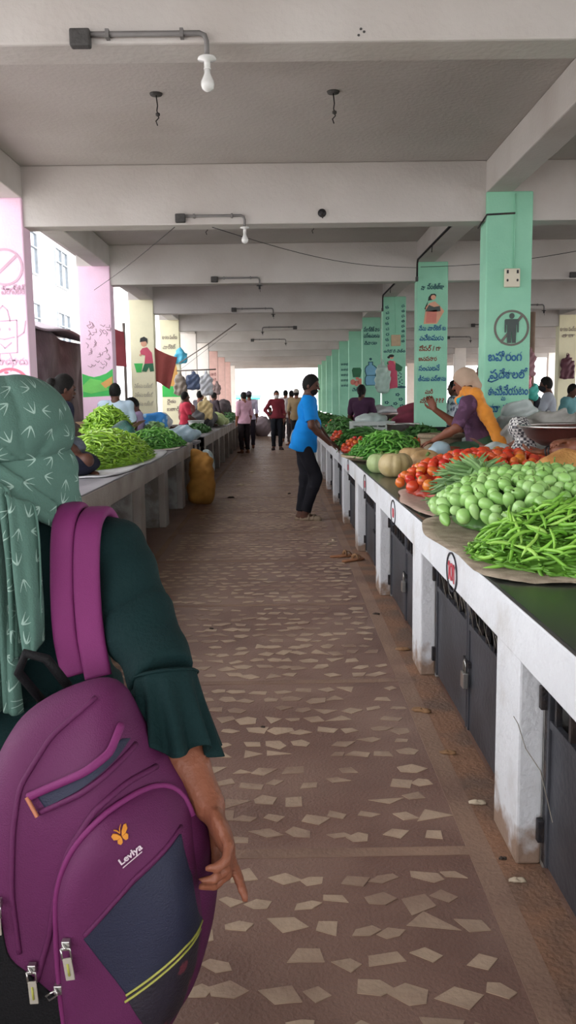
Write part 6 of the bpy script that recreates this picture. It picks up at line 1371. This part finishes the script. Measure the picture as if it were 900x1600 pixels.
def wire(name, pts, label, r=.0035, sag=.0, parent=None):
    P = []
    for a, b_ in zip(pts[:-1], pts[1:]):
        for q in range(12): t_ = q/12; P.append((a[0]+(b_[0]-a[0])*t_, a[1]+(b_[1]-a[1])*t_, a[2]+(b_[2]-a[2])*t_-sag*math.sin(PI*t_)))
    P.append(pts[-1]); c = P[0]
    return tag(MB().tube([tuple(p[i]-c[i] for i in range(3)) for p in P], r, 5).build(name, M_iron, None, c), label, 'wire')
wire('slack_wire', [(-.60, 7.95, 2.955), (1.86, 11.76, 3.14)], 'thin slack wire crossing from the second beam to the second green column', sag=.10)
wire('slack_wire', [(1.90, 11.7, 3.14), (3.6, 9.3, 3.0)], 'thin wire running on right from the second green column', sag=.06)
wire('slack_wire', [(-.94, 7.95, 2.96), (-2.5, 11.75, 2.90)], 'thin wire running left from the second beam to the second pink column', sag=.02)
wire('slack_wire', [(-1.2, 19.6, 2.9), (-2.2, 19.0, 2.1)], 'wire slanting down to the hanging bags on the left')
for i, (y0, y1) in enumerate(((9.2, 11.72), (13.2, 15.62))):
    t = thing('cable_conduit', ['dark conduit along the right beam down to the second green column', 'dark conduit along the right beam down to the third green column'][i], 'conduit', (XR-.014, y0, 3.235))
    MB().tube([(0, 0, 0), (0, y1-y0-.05, 0), (0, y1-y0, -.05), (0, y1-y0, -.25)], .013, 8).build('pipe', M_iron, t)
    MB().tube([(0, (y1-y0)*.55, -.01), (-.005, (y1-y0)*.55, -.09)], .006, 6).build('loose_end', M_iron, t); MB().box((-.02, y1-y0-.03, -.28), (.012, y1-y0+.03, -.22)).build('junction', M_box, t, bevel=.004)
t = thing('ceiling_plug', 'round dark plug on the second beam, right of the aisle centre', 'fixture', (.393, Y1+S, 3.06)); MB().lathe([(.001, .02), (.034, .018), (.038, 0), (.001, -.001)], n=16).build('socket', M_iron, t, (0, 0, 0), (PI/2, 0, 0)); MB().tube([(0, -.018, -.01), (.004, -.03, -.05)], .006, 6).build('wire_end', M_iron, t)
t = thing('beam_stain', 'three small dark knock marks on the nearest beam', 'mark', (.38, Y1-.001, 3.012))
for x, z in ((-.012, -.014), (.012, .0), (-.002, .012)): MB().disc(x, z, .006, .005).build('spot', M_box, t)
# ================================================================ on the floor
def litter(x, y, label, m, s=1, rz=0, name='dry_peel'):
    rr = random.Random(int(x*100+y*77)); v = []; n = 10
    for j in range(4):
        for i in range(n):
            a = 2*PI*i/n; q = (.022, .020, .012, .001)[j]*s*(1+.35*math.sin(2*a+x)+.15*rr.uniform(-1, 1)); v.append((q*1.6*math.cos(a), q*math.sin(a), (.0, .006, .011, .012)[j]*s+.004*math.sin(3*a)*(j > 0)))
    f = [tuple(range(n))[::-1]]
    for j in range(3):
        for i in range(n): f.append((j*n+i, j*n+(i+1) % n, (j+1)*n+(i+1) % n, (j+1)*n+i))
    return tag(link(name, pmesh(name, v, f), m, None, (x, y, .0025), (0, 0, rz)), label, 'litter')
M_dry = mat('dry_leaf_brown', '#8c6a4a', .8, .2, 40); M_pale = mat('pale_litter', '#c2b39c', .8, .1, 40); M_dk = mat('dark_litter', '#3d322c', .8, .2, 40)
for x, y, m, s, l in ((.61, 3.66, M_dry, 1.1, 'dry brown husk on the tan border beyond the tenth row of stones'), (.64, 3.20, M_dry, .8, 'brown curl of peel lying below the padlocked gate'), (.66, 2.78, M_pale, .7, 'small pale scrap between the padlocked gate and the tan border'),
        (.655, 2.42, M_dk, .3, 'tiny dark twig on the border before the nearest pier'), (.665, 2.30, M_pale, .6, 'pale crumb at the foot of the nearest pier'), (.66, 4.60, M_dry, 1.0, 'broken clay bit at the foot of the second pier'),
        (.60, 5.4, M_dk, .6, 'dark scrap in the middle of the tan border'), (-.10, 3.5, M_dk, .3, 'small black speck on the floor right of the foreground sleeve'), (.44, 8.1, M_pale, .9, 'pale paper scrap by the third pier'), (.5, 8.35, M_pale, .8, 'second pale paper scrap just beyond the first'),
        (-.75, 12.2, M_dk, 1.6, 'dark scrap on the floor beside the mustard sack'), (-.6, 16.5, M_pale, 2.2, 'pale scrap in the aisle near the far left counter'), (-.7, 14.0, M_pale, 2.0, 'pale scrap just beyond the white and teal sack'), (.1, 12.6, M_dk, 1.2, 'dark spot left of the blue-shirted man\'s legs'), (-.31, 1.9, M_dk, .3, 'dark crumb at the bottom edge of the photo'), (-.45, 5.1, M_dk, .4, 'dark crumb left of the aisle centre')):
    litter(x, y, l, m, s, rz=x*9)
M_sand = mat('tan_leather', '#9c6a48', .7, .15, 20, .3, 60)
def sandal(x, y, rz, label):
    t = thing('sandal', label, 'sandal', (x, y, .002), rz, None)
    SDF().cone((0, -.08, .008), (0, .085, .008), .034, .042).cut((0, 0, 0), (0, 0, -1)).cut((0, 0, .016), (0, 0, 1)).build('sole', M_sand, t, .006, .004)
    MB().tube([(-.038, .03, .012), (-.024, .035, .040), (0, .04, .05), (.024, .035, .040), (.038, .03, .012)], .008, 6, flat=2).build('band', M_dry, t)
    MB().tube([(0, .10, .012), (0, .08, .04), (0, .04, .05)], .005, 6).build('toe_strap', M_dry, t)
sandal(.60, 7.25, -.9, 'tan sandal on the floor nearest the counter, by the third pier'); sandal(.52, 7.45, -1.2, 'its pair, a tan sandal slightly farther out in the aisle')
# ================================================================ outside
M_bw = mat('white_house_wall', '#e2e0dc', .9, .03, 1); M_wf = mat('grey_window_frame', '#9aa0a6', .6); M_pane = mat('window_glass_dark', '#7c868e', .1, .1, spec=.8)
bt = thing('white_house', 'overexposed white house with dark framed windows outside the left side', 'building', (-15, 42, -.28))
MB().box((-3, -22, 0), (3, 22, 11)).build('wall', M_bw, bt); MB().box((-3.4, -22.4, 11), (3.4, 22.4, 11.25)).build('roof_slab', M_bw, bt)
for y in (-18, -12, -6, 0, 6, 12):
    for z in (4.6, 8.0):
        w_ = MB().box((3.0, y-1.3, z-.1), (3.10, y+1.3, z)).box((3, y-1.3, z+1.9), (3.1, y+1.3, z+2)).box((3, y-1.3, z), (3.1, y-1.2, z+1.9)).box((3, y+1.2, z), (3.1, y+1.3, z+1.9)).box((3, y-.05, z), (3.1, y+.05, z+1.9)).box((3, y-1.2, z+1.2), (3.1, y+1.2, z+1.27)).build('window', M_wf, bt)
        MB().box((3.0, y-1.2, z), (3.02, y+1.2, z+1.9)).build('pane', M_pane, w_)
t = thing('teal_awning', 'teal awning seen against the bright far opening', 'awning', (-2.6, 58, 1.55)); MB().box((-2.6, -1, .0), (1.2, 1.2, .10)).build('canopy', mat('teal_tarp', '#3fb0a4', .6, .1), t, (0, 0, 0), (.1, .02, 0))
for x in (-2.4, 1.0): MB().tube([(x, 0, 0), (x, 0, -1.83)], .04, 6).build('post', M_pipe, t)
t = thing('parked_van', 'pale van parked outside the far opening', 'van', (.6, 60, -.28)); SDF().box((0, 0, 1.15), (1.0, 2.0, .85), None, .22).box((0, -2.3, .75), (.95, .7, .45), None, .15).build('body', M_bw, t, .06, .1)
MB().box((-.8, -2.03, 1.25), (.8, -2.0, 1.8)).build('windscreen', M_pane, t)
for sx in (-1, 1):
    for y in (-2.0, 1.3): MB().lathe([(.001, -.1), (.33, -.1), (.36, -.04), (.36, .04), (.33, .1), (.001, .1)], n=20).build('wheel', M_blk, t, (sx*.92, y, .36), (0, PI/2, 0))
bundle('sack', (-.75, 33.2, 0), (.35, .35, .42), mat('grey_pink_sack', '#8f8088', .8, .1), 'grey-pink sack set down by the bright far opening', 'sack', ph=2, h=.02)
bundle('sack', (-1.3, 35.5, -.06), (.5, .5, .5), mat('black_heap', '#2b2830', .8, .1), 'black bundle outside beside the grey-pink sack', 'sack', ph=4, h=.025)
bundle('shopping_bag', (.36, 24.4, 0), (.12, .06, .30), M_poly, 'white shopping bag held low by the beige-shirted person', 'bag', ph=4, amp=.006)

# the templates themselves are not part of the market
for o in TEMPL:
    for k in list(kids(o)): bpy.data.objects.remove(k)
    bpy.data.objects.remove(o)
